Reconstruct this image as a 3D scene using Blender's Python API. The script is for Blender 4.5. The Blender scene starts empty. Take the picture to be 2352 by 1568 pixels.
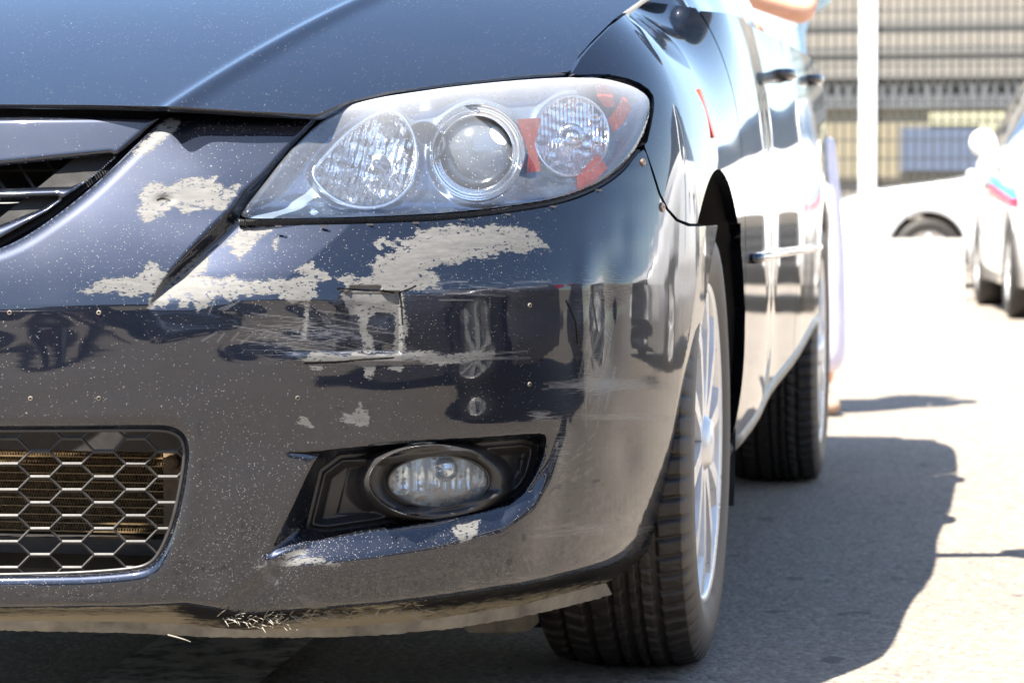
import bpy, math, random
import numpy as np
random.seed(5); rng = np.random.default_rng(7)
C = bpy.context.scene.collection
sc = bpy.context.scene
# ------------------------------------------------------------------ camera, light, exposure
FPX = 5977.0; CX, CY = 1176.0, 784.0
CAM = np.array([1.216, -2.782, 0.626])
YAW = math.atan(1047/FPX*math.cos(math.atan(279/FPX))); PIT = math.atan(279/FPX)
FW = np.array([-math.sin(YAW)*math.cos(PIT), math.cos(YAW)*math.cos(PIT), -math.sin(PIT)])
RT = np.array([math.cos(YAW), math.sin(YAW), 0.0]); UP = np.cross(RT, FW)
cd = bpy.data.cameras.new('camera'); cam = bpy.data.objects.new('camera', cd); C.objects.link(cam)
cam.location = CAM; cam.rotation_euler = (math.pi/2-PIT, 0, YAW)
cd.sensor_width = 36; cd.lens = FPX/2352*36; cd.clip_start = 0.05; cd.clip_end = 1000
cd.dof.use_dof = True; cd.dof.focus_distance = 3.0; cd.dof.aperture_fstop = 10.0
sc.camera = cam
SUN = np.array([-.34, -.48, 1.0]); SUN /= np.linalg.norm(SUN)
SEL = math.asin(SUN[2]); SAZ = math.atan2(SUN[0], SUN[1])
w = bpy.data.worlds.new("World"); sc.world = w; w.use_nodes = True
nt = w.node_tree; nt.nodes.clear()
sky = nt.nodes.new('ShaderNodeTexSky'); sky.sky_type = 'NISHITA'; sky.sun_disc = False
sky.sun_elevation = SEL; sky.sun_rotation = SAZ % (2*math.pi); sky.dust_density = 0.6; sky.air_density = 1.0; sky.ozone_density = 1.5
bg = nt.nodes.new('ShaderNodeBackground'); bg.inputs['Strength'].default_value = 0.082
wo = nt.nodes.new('ShaderNodeOutputWorld'); nt.links.new(sky.outputs[0], bg.inputs[0]); nt.links.new(bg.outputs[0], wo.inputs[0])
sl = bpy.data.lights.new('sun', 'SUN'); sl.energy = 5.0; sl.angle = math.radians(.5); sl.color = (1, .93, .83)
so = bpy.data.objects.new('sun', sl); C.objects.link(so)
from mathutils import Vector, Matrix
so.rotation_euler = Vector(SUN).to_track_quat('Z', 'Y').to_euler()
sc.view_settings.view_transform = 'Standard'; sc.view_settings.look = 'None'
sc.view_settings.exposure = 2.2; sc.view_settings.gamma = 1; sc.view_settings.use_curve_mapping = False
sc.render.engine = 'CYCLES'; sc.cycles.max_bounces = 8; sc.cycles.transparent_max_bounces = 12
sc.cycles.glossy_bounces = 5; sc.cycles.caustics_reflective = False; sc.cycles.caustics_refractive = False
sc.cycles.sample_clamp_indirect = 8; sc.cycles.sample_clamp_direct = 0
# ------------------------------------------------------------------ camera maths (place real points through picture measurements)
def ray(px, py):
    px = np.asarray(px, float); py = np.asarray(py, float)
    return FW + ((px-CX)/FPX)[..., None]*RT + (-(py-CY)/FPX)[..., None]*UP
def project(P):
    P = np.asarray(P, float); r = P-CAM
    d = np.maximum(r@FW, .2)
    return CX+FPX*(r@RT)/d, CY-FPX*(r@UP)/d
def ground_at(px, py, z=0.0):
    r = ray(px, py); t = (z-CAM[2])/r[2]; return CAM+t*r
def sm(a, b, x):
    t = np.clip((np.asarray(x, float)-a)/(b-a), 0, 1); return t*t*(3-2*t)
# ------------------------------------------------------------------ materials
MATS = {}
class NB:
    def __init__(s, m): s.t = m.node_tree; s.t.nodes.clear()
    def n(s, typ, **kw):
        nd = s.t.nodes.new(typ)
        for k, v in kw.items():
            if k.startswith('_'): setattr(nd, k[1:], v)
            else:
                key = k.replace('__', ' ')
                if key.isdigit() or (key[0] == 'i' and key[1:].isdigit()): key = int(key.lstrip('i'))
                inp = nd.inputs[key]
                if hasattr(v, 'is_output') or isinstance(v, bpy.types.NodeSocket): s.t.links.new(v, inp)
                else: inp.default_value = v
        return nd
    def math(s, op, a, b=0.0, c=None, clamp=False):
        nd = s.t.nodes.new('ShaderNodeMath'); nd.operation = op; nd.use_clamp = clamp
        for i, v in enumerate((a, b) if c is None else (a, b, c)):
            if isinstance(v, bpy.types.NodeSocket): s.t.links.new(v, nd.inputs[i])
            else: nd.inputs[i].default_value = v
        return nd.outputs[0]
    def mix(s, f, a, b):
        nd = s.t.nodes.new('ShaderNodeMix'); nd.data_type = 'RGBA'
        for k, v in ((0, f), (6, a), (7, b)):
            if isinstance(v, bpy.types.NodeSocket): s.t.links.new(v, nd.inputs[k])
            else: nd.inputs[k].default_value = v if k == 0 else (*v, 1) if len(v) == 3 else v
        return nd.outputs[2]
    def mixf(s, f, a, b):
        nd = s.t.nodes.new('ShaderNodeMix'); nd.data_type = 'FLOAT'
        for k, v in ((0, f), (2, a), (3, b)):
            if isinstance(v, bpy.types.NodeSocket): s.t.links.new(v, nd.inputs[k])
            else: nd.inputs[k].default_value = v
        return nd.outputs[0]
    def ramp(s, v, a, b):   # a..b -> 0..1
        nd = s.t.nodes.new('ShaderNodeMapRange'); s.t.links.new(v, nd.inputs[0])
        nd.inputs[1].default_value = a; nd.inputs[2].default_value = b
        return nd.outputs[0]
    def pos(s, scale=(1, 1, 1), rot=(0, 0, 0)):
        tc = s.t.nodes.new('ShaderNodeTexCoord'); mp = s.t.nodes.new('ShaderNodeMapping')
        s.t.links.new(tc.outputs['Object'], mp.inputs[0]); mp.inputs['Scale'].default_value = scale; mp.inputs['Rotation'].default_value = rot
        return mp.outputs[0]
    def noise(s, vec, scale, detail=3, rough=.5, out='Fac'):
        nd = s.n('ShaderNodeTexNoise', Vector=vec, Scale=float(scale), Detail=float(detail), Roughness=float(rough)); return nd.outputs[out]
    def attr(s, name):
        nd = s.t.nodes.new('ShaderNodeAttribute'); nd.attribute_name = name; return nd.outputs['Fac']
def newmat(name):
    m = bpy.data.materials.new(name); m.use_nodes = True; MATS[name] = m; return m, NB(m)
def simple(name, col, rough=.5, metal=0., var=.12, scale=30, bump=0., coat=0., trans=0., spec=.5, emit=None):
    m, b = newmat(name); v = b.pos()
    nz = b.noise(v, scale, 4, .6)
    f = b.ramp(nz, .3, .7)
    c = b.mix(f, tuple(x*(1-var) for x in col), tuple(min(1, x*(1+var)) for x in col))
    p = b.n('ShaderNodeBsdfPrincipled', Base__Color=c, Metallic=metal, Roughness=b.mixf(f, rough*.88, min(1, rough*1.12)), Coat__Weight=coat)
    p.inputs['Coat Roughness'].default_value = .03; p.inputs['Specular IOR Level'].default_value = spec
    if trans: p.inputs['Transmission Weight'].default_value = trans
    if bump:
        bm_ = b.n('ShaderNodeBump', Strength=1.0, Distance=bump, Height=b.noise(v, scale*4, 4, .6)); b.t.links.new(bm_.outputs[0], p.inputs['Normal'])
    o = b.n('ShaderNodeOutputMaterial', Surface=p.outputs[0]); return m
PAINT = (.0085, .0115, .021)
def paint_mat(name, damage, speck=1.0):
    m, b = newmat(name); v = b.pos()
    fl = b.n('ShaderNodeTexVoronoi', Vector=v, Scale=1600.0)
    flake = b.ramp(fl.outputs['Distance'], .0, .6)
    col = b.mix(flake, (PAINT[0]*1.5, PAINT[1]*1.5, PAINT[2]*1.4), PAINT)
    rough = .44; metal = .85
    # dust and stone chips: two sizes of little pale dots
    def dots(scale, size, dens):
        vo = b.n('ShaderNodeTexVoronoi', Vector=v, Scale=float(scale))
        r = b.n('ShaderNodeSeparateColor', Color=vo.outputs['Color'])
        near = b.math('LESS_THAN', vo.outputs['Distance'], b.math('MULTIPLY', r.outputs[1], size))
        return b.math('MULTIPLY', near, b.math('GREATER_THAN', r.outputs[0], 1-dens) if not isinstance(dens, bpy.types.NodeSocket) else b.math('GREATER_THAN', r.outputs[0], b.math('SUBTRACT', 1.0, dens)))
    clump = b.ramp(b.noise(v, 9, 3), .35, .65)
    if damage: dens_attr = b.attr('chips')
    else: dens_attr = b.math('ADD', 0.25, 0.0)
    den = b.math('MULTIPLY', dens_attr, b.math('ADD', b.math('MULTIPLY', clump, .8), .3))
    d1 = dots(620, .42, b.math('MULTIPLY', den, .65*speck)); d2 = dots(210, .24, b.math('MULTIPLY', den, .12*speck))
    spk = b.math('MAXIMUM', d1, d2)
    dust = b.math('MULTIPLY', b.ramp(b.noise(v, 3.5, 5, .65), .4, .8), .03)
    col = b.mix(dust, col, (.35, .32, .28))
    col = b.mix(b.math('MULTIPLY', spk, .5), col, (.27, .262, .25))
    metal_s = b.mixf(spk, metal, 0.0); rough_s = b.mixf(spk, rough, .6); coat_s = b.math('SUBTRACT', 1.0, spk)
    coat_s = b.math('MULTIPLY', coat_s, b.mixf(b.math('MULTIPLY', dust, 10.0, clamp=True), 1.0, .9))
    p = b.n('ShaderNodeBsdfPrincipled'); p.inputs['Coat IOR'].default_value = 1.6; p.inputs['Specular IOR Level'].default_value = .12
    crough = b.mixf(b.ramp(b.noise(v, 6, 4), .3, .8), .02, .06)
    hgt = None
    if damage:
        ragged = b.math('SUBTRACT', b.noise(b.pos((1, 1, 2.4), (0, .25, 0)), 130, 4, .62), .5)
        fine = b.math('SUBTRACT', b.noise(b.pos((1, 1, 3), (0, -.2, 0)), 560, 3, .6), .5)
        sd = b.math('ADD', b.attr('scrape'), b.math('ADD', b.math('MULTIPLY', ragged, 3.8), b.math('MULTIPLY', fine, 1.4)))
        bare = b.math('MULTIPLY', b.ramp(sd, -.03, .05), b.math('GREATER_THAN', b.attr('scrape'), -2.2))
        # flakes of paint left inside the bare patches
        isl = b.math('MULTIPLY', b.math('GREATER_THAN', b.noise(b.pos((1, 1, 2.2), (0, .3, 0)), 170, 3, .6), .60), b.math('LESS_THAN', b.attr('scrape'), 2.6))
        bare = b.math('MULTIPLY', bare, b.math('SUBTRACT', 1.0, isl))
        halo = b.math('MULTIPLY', b.ramp(sd, -.45, -.05), .06)
        streak = b.noise(b.pos((1.5, 1.5, 26), (0, .06, .1)), 34, 5, .75)
        sc_a = b.attr('scratch')
        scr = b.math('MULTIPLY', b.ramp(b.math('ADD', streak, b.math('MULTIPLY', sc_a, .22)), .60, .70), b.math('MINIMUM', b.math('MULTIPLY', sc_a, 1.6), 1.0))
        lines = b.attr('line')
        wearn = b.noise(b.pos((1.3, 1.3, 7), (0, .12, 0)), 42, 7, .8)
        wear = b.attr('wear'); tan = b.attr('tan')
        wm = b.ramp(b.math('ADD', wear, b.math('MULTIPLY', b.math('ADD', ragged, fine), .8)), .46, .54)
        bcol = b.mix(b.ramp(b.noise(b.pos((1, 1, 5)), 40, 5, .7), .3, .75), (.085, .085, .083), (.14, .138, .133))
        wcol = b.mix(b.ramp(b.math('ADD', wearn, b.math('MULTIPLY', b.math('SUBTRACT', tan, .5), .5)), .44, .62), (.014, .013, .012), (.26, .235, .18))
        t = b.math('MAXIMUM', bare, 0.0)
        sl_ = b.math('MAXIMUM', b.math('MULTIPLY', scr, .55), b.math('MULTIPLY', lines, .8), clamp=True)
        col = b.mix(halo, col, (.2, .2, .21))
        col = b.mix(sl_, col, (.26, .26, .26)); col = b.mix(t, col, bcol); col = b.mix(wm, col, wcol)
        nb = b.math('SUBTRACT', 1.0, b.math('MAXIMUM', t, wm))
        ns = b.math('SUBTRACT', 1.0, sl_)
        metal_s = b.math('MULTIPLY', metal_s, b.math('MULTIPLY', nb, ns)); coat_s = b.math('MULTIPLY', coat_s, b.math('MULTIPLY', nb, ns))
        rough_s = b.mixf(b.math('MAXIMUM', t, wm), rough_s, .48)
        crk = b.attr('crack_and_shade'); cm = b.ramp(b.math('ADD', crk, b.math('MULTIPLY', ragged, .5)), .45, .6)
        col = b.mix(cm, col, (.01, .009, .008)); coat_s = b.math('MULTIPLY', coat_s, b.math('SUBTRACT', 1.0, cm))
        h = b.math('SUBTRACT', b.math('MULTIPLY', b.noise(b.pos((1, 1, 8)), 60, 4, .6), b.math('MULTIPLY', t, .25)), t)
        h = b.math('SUBTRACT', h, b.math('MULTIPLY', cm, 4.0))
        bp = b.n('ShaderNodeBump', Strength=.8, Distance=.00035, Height=h)
        b.t.links.new(bp.outputs[0], p.inputs['Normal'])
        crough = b.math('ADD', crough, b.math('MULTIPLY', b.math('MULTIPLY', sc_a, b.ramp(streak, .3, .8)), .25))
    for k, val in (('Base Color', col), ('Metallic', metal_s), ('Roughness', rough_s), ('Coat Weight', coat_s), ('Coat Roughness', crough)):
        b.t.links.new(val, p.inputs[k])
    b.n('ShaderNodeOutputMaterial', Surface=p.outputs[0]); return m
paint_mat('paint_bumper', True); paint_mat('paint_body', False, .35)
simple('black_plastic', (.022, .021, .021), .42, var=.25, scale=60, bump=.0002)
simple('worn_plastic', (.030, .029, .029), .55, var=.3, scale=40, bump=.0002)
simple('black_void', (.006, .006, .006), .8)
simple('grey_trim', (.05, .05, .055), .35, metal=.3)
simple('chrome', (.92, .93, .95), .2, metal=1., var=.03)
simple('fog_chrome', (.90, .95, .98), .24, metal=.7, var=.05)
simple('satin_chrome', (.6, .62, .65), .22, metal=1., var=.08)
simple('housing', (.26, .33, .43), .28, metal=.6, var=.12, scale=25)
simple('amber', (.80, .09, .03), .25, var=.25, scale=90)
simple('rubber', (.018, .015, .0125), .62, var=.35, scale=45, bump=.0006)
simple('rubber_side', (.06, .052, .046), .55, var=.3, scale=30, bump=.0003)
simple('alloy', (.80, .79, .77), .3, metal=.4, var=.06)
simple('rusty_steel', (.16, .10, .06), .6, metal=.5, var=.5, scale=30)
simple('screw_metal', (.28, .20, .15), .4, metal=.8, var=.4, scale=300)
simple('radiator_tube', (.15, .105, .055), .45, metal=.5, var=.4, scale=80)
simple('radiator_fin', (.17, .115, .06), .55, metal=.4, var=.6, scale=140)
simple('bracket', (.17, .12, .07), .6, metal=.1, var=.5, scale=40)
simple('torn_plastic', (.22, .20, .16), .6)
simple('dusty_plastic', (.125, .112, .088), .7, var=.6, scale=22, bump=.0004)
simple('white_car_paint', (.80, .80, .80), .3, var=.02, coat=1.)
simple('grey_car_paint', (.19, .19, .21), .35, metal=.3, coat=1., var=.05)
simple('silver_car_paint', (.42, .42, .43), .3, metal=.4, coat=1., var=.05)
simple('dark_red_paint', (.10, .012, .015), .35, coat=1., var=.1)
simple('dark_blue_paint', (.01, .014, .03), .35, coat=1., var=.1)
simple('stripe_red', (.75, .03, .08), .4); simple('stripe_blue', (.05, .35, .65), .4)
simple('tinted_glass', (.012, .014, .016), .03, var=.02, coat=1.)
simple('lamp_glass', (.6, .62, .66), .1, metal=.6)
simple('skin', (.72, .36, .23), .5, var=.08); simple('shirt', (.50, .72, .85), .8, var=.08, scale=12, bump=.002)
simple('trousers', (.72, .70, .84), .85, var=.1, scale=14, bump=.002); simple('shoe', (.32, .22, .16), .6); simple('hair', (.05, .03, .02), .6)
simple('blue_bag', (.10, .25, .75), .6)
simple('fence_wire', (.05, .055, .055), .5, metal=.3); simple('post_white', (.62, .64, .66), .4, var=.04)
simple('concrete', (.42, .41, .38), .85, var=.15, scale=3, bump=.003); simple('wall_beige', (.19, .172, .145), .9, var=.12, scale=2)
simple('wall_cream', (.19, .165, .11), .9, var=.1, scale=2)
simple('wall_grey', (.13, .125, .115), .9, var=.12); simple('sign_cream', (.30, .29, .19), .7); simple('window_blue', (.08, .10, .15), .3)
simple('red_frame', (.55, .02, .03), .45); simple('trunk_bark', (.09, .06, .04), .9, var=.3, bump=.01); 
def foliage_mat():
    m, b = newmat('foliage'); g = b.n('ShaderNodeObjectInfo')
    c = b.mix(b.ramp(b.noise(b.pos(), 3, 3), .3, .7), (.035, .065, .018), (.09, .12, .035))
    p = b.n('ShaderNodeBsdfPrincipled', Base__Color=c, Roughness=.6); b.n('ShaderNodeOutputMaterial', Surface=p.outputs[0])
foliage_mat()
def ground_mat():
    m, b = newmat('asphalt'); v = b.pos()
    big = b.ramp(b.noise(v, .9, 5, .6), .3, .7); mid = b.ramp(b.noise(v, 14, 5, .65), .3, .7); fin = b.noise(v, 190, 3, .7)
    vo = b.n('ShaderNodeTexVoronoi', Vector=v, Scale=120.0)
    st = b.n('ShaderNodeSeparateColor', Color=vo.outputs['Color'])
    c = b.mix(big, (.20, .170, .134), (.255, .214, .165)); c = b.mix(b.math('MULTIPLY', mid, .5), c, (.14, .120, .10))
    c = b.mix(b.math('MULTIPLY', b.math('POWER', st.outputs[0], 3.0), .65), c, (.06, .058, .055)); c = b.mix(b.math('MULTIPLY', b.math('POWER', st.outputs[1], 4.0), .5), c, (.42, .38, .33))
    spot = b.math('GREATER_THAN', b.noise(v, 7, 2, .5), .69); c = b.mix(b.math('MULTIPLY', spot, .6), c, (.05, .045, .04))
    h = b.math('ADD', b.math('MULTIPLY', vo.outputs['Distance'], -.8), b.math('MULTIPLY', fin, 1.0))
    bp = b.n('ShaderNodeBump', Strength=.9, Distance=.004, Height=h)
    p = b.n('ShaderNodeBsdfPrincipled', Base__Color=c, Roughness=.85, Normal=bp.outputs[0]); b.n('ShaderNodeOutputMaterial', Surface=p.outputs[0])
    m, b = newmat('parking_paint'); v = b.pos()
    k = b.ramp(b.noise(v, 16, 6, .75), .40, .55)
    c = b.mix(k, (.10, .08, .065), (.55, .50, .42))
    p = b.n('ShaderNodeBsdfPrincipled', Base__Color=c, Roughness=.8); b.n('ShaderNodeOutputMaterial', Surface=p.outputs[0])
ground_mat()
def lens_mat():
    m, b = newmat('headlight_lens'); v = b.pos()
    gl = b.n('ShaderNodeBsdfGlossy', Roughness=.03); gl.inputs['Color'].default_value = (1, 1, 1, 1)
    tr = b.n('ShaderNodeBsdfTransparent'); tr.inputs['Color'].default_value = (.93, .95, .96, 1)
    fr = b.n('ShaderNodeFresnel', IOR=1.5)
    df = b.n('ShaderNodeBsdfDiffuse'); df.inputs['Color'].default_value = (.75, .77, .8, 1)
    hz = b.math('ADD', b.math('MULTIPLY', b.attr('haze'), .42), b.math('MULTIPLY', b.ramp(b.noise(v, 25, 5, .7), .35, .8), .035))
    vo = b.n('ShaderNodeTexVoronoi', Vector=v, Scale=360.0); s = b.n('ShaderNodeSeparateColor', Color=vo.outputs['Color'])
    dot = b.math('MULTIPLY', b.math('LESS_THAN', vo.outputs['Distance'], .22), b.math('GREATER_THAN', s.outputs[0], .86))
    hz = b.math('ADD', hz, b.math('MULTIPLY', dot, .3), clamp=True)
    m1 = b.n('ShaderNodeMixShader', Fac=hz); b.t.links.new(tr.outputs[0], m1.inputs[1]); b.t.links.new(df.outputs[0], m1.inputs[2])
    m2 = b.n('ShaderNodeMixShader', Fac=b.math('MULTIPLY', fr.outputs[0], .9)); b.t.links.new(m1.outputs[0], m2.inputs[1]); b.t.links.new(gl.outputs[0], m2.inputs[2])
    b.n('ShaderNodeOutputMaterial', Surface=m2.outputs[0])
    m, b = newmat('fog_glass'); v = b.pos()
    gl = b.n('ShaderNodeBsdfGlossy', Roughness=.04); tr = b.n('ShaderNodeBsdfTransparent'); tr.inputs['Color'].default_value = (.93, .96, .97, 1)
    fr = b.n('ShaderNodeFresnel', IOR=1.5); df = b.n('ShaderNodeBsdfDiffuse'); df.inputs['Color'].default_value = (.09, .06, .03, 1)
    wob = b.n('ShaderNodeVectorMath', _operation='ADD'); b.t.links.new(v, wob.inputs[0])
    nz = b.n('ShaderNodeTexNoise', Vector=v, Scale=260.0); sc_ = b.n('ShaderNodeVectorMath', _operation='SCALE'); b.t.links.new(nz.outputs['Color'], sc_.inputs[0]); sc_.inputs['Scale'].default_value = .004
    b.t.links.new(sc_.outputs[0], wob.inputs[1])
    vo = b.n('ShaderNodeTexVoronoi', Vector=wob.outputs[0], Scale=150.0); s = b.n('ShaderNodeSeparateColor', Color=vo.outputs['Color'])
    dot = b.math('MULTIPLY', b.math('LESS_THAN', vo.outputs['Distance'], b.math('ADD', b.math('MULTIPLY', s.outputs[1], .35), .22)), b.math('GREATER_THAN', s.outputs[0], .55))
    m1 = b.n('ShaderNodeMixShader', Fac=b.math('MULTIPLY', dot, .85)); b.t.links.new(tr.outputs[0], m1.inputs[1]); b.t.links.new(df.outputs[0], m1.inputs[2])
    d2 = b.n('ShaderNodeBsdfDiffuse'); d2.inputs['Color'].default_value = (.6, .66, .7, 1)
    m0 = b.n('ShaderNodeMixShader', Fac=.17); b.t.links.new(m1.outputs[0], m0.inputs[1]); b.t.links.new(d2.outputs[0], m0.inputs[2])
    m2 = b.n('ShaderNodeMixShader', Fac=fr.outputs[0]); b.t.links.new(m0.outputs[0], m2.inputs[1]); b.t.links.new(gl.outputs[0], m2.inputs[2])
    b.n('ShaderNodeOutputMaterial', Surface=m2.outputs[0])
    m, b = newmat('projector_glass')
    p = b.n('ShaderNodeBsdfPrincipled', Base__Color=(.78, .78, .77, 1), Roughness=.22, Metallic=.1); p.inputs['Coat Weight'].default_value = 1
    b.n('ShaderNodeOutputMaterial', Surface=p.outputs[0])
lens_mat()
# ------------------------------------------------------------------ object helpers
def tag(o, label=None, cat=None, group=None, kind=None):
    if label: o['label'] = label
    if cat: o['category'] = cat
    if group: o['group'] = group
    if kind: o['kind'] = kind
    return o
def empty(name, label, cat, loc=(0, 0, 0), rz=0, group=None):
    o = bpy.data.objects.new(name, None); C.objects.link(o); o.location = loc; o.rotation_euler = (0, 0, rz)
    return tag(o, label, cat, group)
def mesh_obj(name, V, F, mat, parent=None, smooth=True, attrs=None, flip=False, kind=None, label=None):
    me = bpy.data.meshes.new(name)
    V = np.asarray(V, float)
    F = [tuple(reversed(tuple(map(int, f)))) for f in F] if flip else (F.tolist() if isinstance(F, np.ndarray) else [tuple(map(int, f)) for f in F])
    me.from_pydata(V.tolist(), [], F)
    if attrs:
        for k, a in attrs.items():
            at = me.attributes.new(k, 'FLOAT', 'POINT'); at.data.foreach_set('value', np.asarray(a, np.float32))
    if smooth: me.polygons.foreach_set('use_smooth', [True]*len(me.polygons))
    mats = mat if isinstance(mat, (list, tuple)) else [mat]
    for m in mats: me.materials.append(MATS[m])
    me.update(); o = bpy.data.objects.new(name, me); C.objects.link(o)
    if parent is not None:
        o.parent = parent; wl = Vector((0, 0, 0)); q = parent
        while q is not None: wl += q.location; q = q.parent
        if parent.get('shift', 1): o.location = -wl
    if kind: o['kind'] = kind
    if label: o['label'] = label
    return o
class MB:
    def __init__(s): s.v = []; s.f = []; s.mi = []
    def add(s, V, F, mi=0):
        n = len(s.v); s.v += [tuple(map(float, p)) for p in V]; s.f += [tuple(int(i)+n for i in f) for f in F]; s.mi += [mi]*len(F)
    def box(s, c, h, R=None, mi=0):
        P = np.array([(x, y, z) for x in (-1, 1) for y in (-1, 1) for z in (-1, 1)], float)*np.array(h)
        if R is not None: P = P@np.array(R).T
        P = P+np.array(c)
        s.add(P, [(0, 1, 3, 2), (4, 6, 7, 5), (0, 4, 5, 1), (2, 3, 7, 6), (0, 2, 6, 4), (1, 5, 7, 3)], mi)
    def hexa(s, a, b, mi=0):   # two quads of four corners each
        P = list(a)+list(b)
        s.add(P, [(0, 1, 2, 3), (7, 6, 5, 4), (0, 4, 5, 1), (1, 5, 6, 2), (2, 6, 7, 3), (3, 7, 4, 0)], mi)
    def tube(s, pts, r, n=8, closed=False, mi=0):
        P = np.array(pts, float); m = len(P); rs = np.broadcast_to(np.asarray(r, float), (m,)); V = []
        for i in range(m):
            a = P[(i-1) % m] if closed or i > 0 else P[i]; c = P[(i+1) % m] if closed or i < m-1 else P[i]
            t = c-a; t /= np.linalg.norm(t)+1e-12; u = np.cross(t, [0, 0, 1.])
            if np.linalg.norm(u) < .1: u = np.cross(t, [0, 1., 0])
            u /= np.linalg.norm(u); v_ = np.cross(t, u)
            for k in range(n):
                an = 2*math.pi*k/n; V.append(P[i]+rs[i]*(math.cos(an)*u+math.sin(an)*v_))
        F = []
        for i in range(m if closed else m-1):
            for k in range(n):
                j = (i+1) % m; F.append((i*n+k, i*n+(k+1) % n, j*n+(k+1) % n, j*n+k))
        if not closed: F += [tuple(range(n-1, -1, -1)), tuple((m-1)*n+k for k in range(n))]
        s.add(V, F, mi)
    def lathe(s, prof, c, ax, n=32, mi=0, up=(0, 0, 1)):   # prof: (radius, along)
        ax = np.array(ax, float); ax /= np.linalg.norm(ax); u = np.cross(ax, up); u /= np.linalg.norm(u); v_ = np.cross(ax, u)
        V = []
        for (r, a) in prof:
            for k in range(n):
                an = 2*math.pi*k/n; V.append(np.array(c)+ax*a+r*(math.cos(an)*u+math.sin(an)*v_))
        F = [(i*n+k, i*n+(k+1) % n, (i+1)*n+(k+1) % n, (i+1)*n+k) for i in range(len(prof)-1) for k in range(n)]
        s.add(V, F, mi)
    def obj(s, name, mat, parent=None, smooth=False, kind=None, label=None):
        o = mesh_obj(name, np.array(s.v), s.f, mat, parent, smooth, kind=kind, label=label)
        if isinstance(mat, (list, tuple)): o.data.polygons.foreach_set('material_index', s.mi)
        return o
def seg_dist(px, py, pts, closed=True):
    P = np.array(pts, float); A = P if closed else P[:-1]; B = np.roll(P, -1, 0) if closed else P[1:]
    best = np.full(px.shape, 1e18)
    for a, b in zip(A, B):
        d = b-a; L = d@d+1e-12
        t = np.clip(((px-a[0])*d[0]+(py-a[1])*d[1])/L, 0, 1)
        best = np.minimum(best, (px-a[0]-t*d[0])**2+(py-a[1]-t*d[1])**2)
    return np.sqrt(best)
def sdf(px, py, pts):     # + inside
    P = np.array(pts, float); ins = np.zeros(px.shape, bool); B = np.roll(P, -1, 0)
    for a, b in zip(P, B):
        if a[1] == b[1]: continue
        c = ((a[1] > py) != (b[1] > py)) & (px < (b[0]-a[0])*(py-a[1])/(b[1]-a[1])+a[0]); ins ^= c
    d = seg_dist(px, py, pts); return np.where(ins, d, -d)
def chaikin(P, n=2, closed=True):
    P = np.array(P, float)
    for _ in range(n):
        if closed: Q = np.roll(P, -1, 0); P = np.stack([.75*P+.25*Q, .25*P+.75*Q], 1).reshape(-1, 2)
        else:
            Q = np.stack([.75*P[:-1]+.25*P[1:], .25*P[:-1]+.75*P[1:]], 1).reshape(-1, 2); P = np.vstack([P[:1], Q, P[-1:]])
    return P
def clip(V, T, f, at):
    f = np.where(f == 0, 1e-9, f); s = f > 0; n = len(V); ts = s[T]; cnt = ts.sum(1)
    out = [T[cnt == 3]]
    M = T[(cnt == 1) | (cnt == 2)]
    if len(M):
        E = np.vstack([M[:, [0, 1]], M[:, [1, 2]], M[:, [2, 0]]]); E = E[s[E[:, 0]] != s[E[:, 1]]]; E = np.unique(np.sort(E, 1), axis=0)
        t = (f[E[:, 0]]/(f[E[:, 0]]-f[E[:, 1]]))
        V = np.vstack([V, V[E[:, 0]]+t[:, None]*(V[E[:, 1]]-V[E[:, 0]])])
        at = {k: np.concatenate([a, a[E[:, 0]]+t*(a[E[:, 1]]-a[E[:, 0]])]) for k, a in at.items()}
        key = E[:, 0]*n+E[:, 1]; o = np.argsort(key); key = key[o]
        def nv(a, b):
            k = np.minimum(a, b)*n+np.maximum(a, b); return n+o[np.searchsorted(key, k)]
        for r in range(3):
            R = np.roll(M, -r, 1); sr = s[R]
            m1 = sr[:, 0] & ~sr[:, 1] & ~sr[:, 2]; a, b, c = R[m1].T
            if len(a): out.append(np.stack([a, nv(a, b), nv(a, c)], 1))
            m2 = ~sr[:, 0] & sr[:, 1] & sr[:, 2]; a, b, c = R[m2].T
            if len(a):
                ab, ac = nv(a, b), nv(a, c); out.append(np.stack([ab, b, c], 1)); out.append(np.stack([ab, c, ac], 1))
    T = np.vstack(out); u, inv = np.unique(T, return_inverse=True)
    return V[u], inv.reshape(-1, 3), {k: a[u] for k, a in at.items()}
def boundary(T):
    E = np.vstack([T[:, [0, 1]], T[:, [1, 2]], T[:, [2, 0]]]); k = np.sort(E, 1)
    u, idx, c = np.unique(k, axis=0, return_index=True, return_counts=True)
    return E[idx[c == 1]]
def grid(nx, ny):
    i = np.arange(ny*nx).reshape(ny, nx); a, b, c, d = i[:-1, :-1].ravel(), i[:-1, 1:].ravel(), i[1:, 1:].ravel(), i[1:, :-1].ravel()
    return np.vstack([np.stack([a, d, c], 1), np.stack([a, c, b], 1)])
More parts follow.
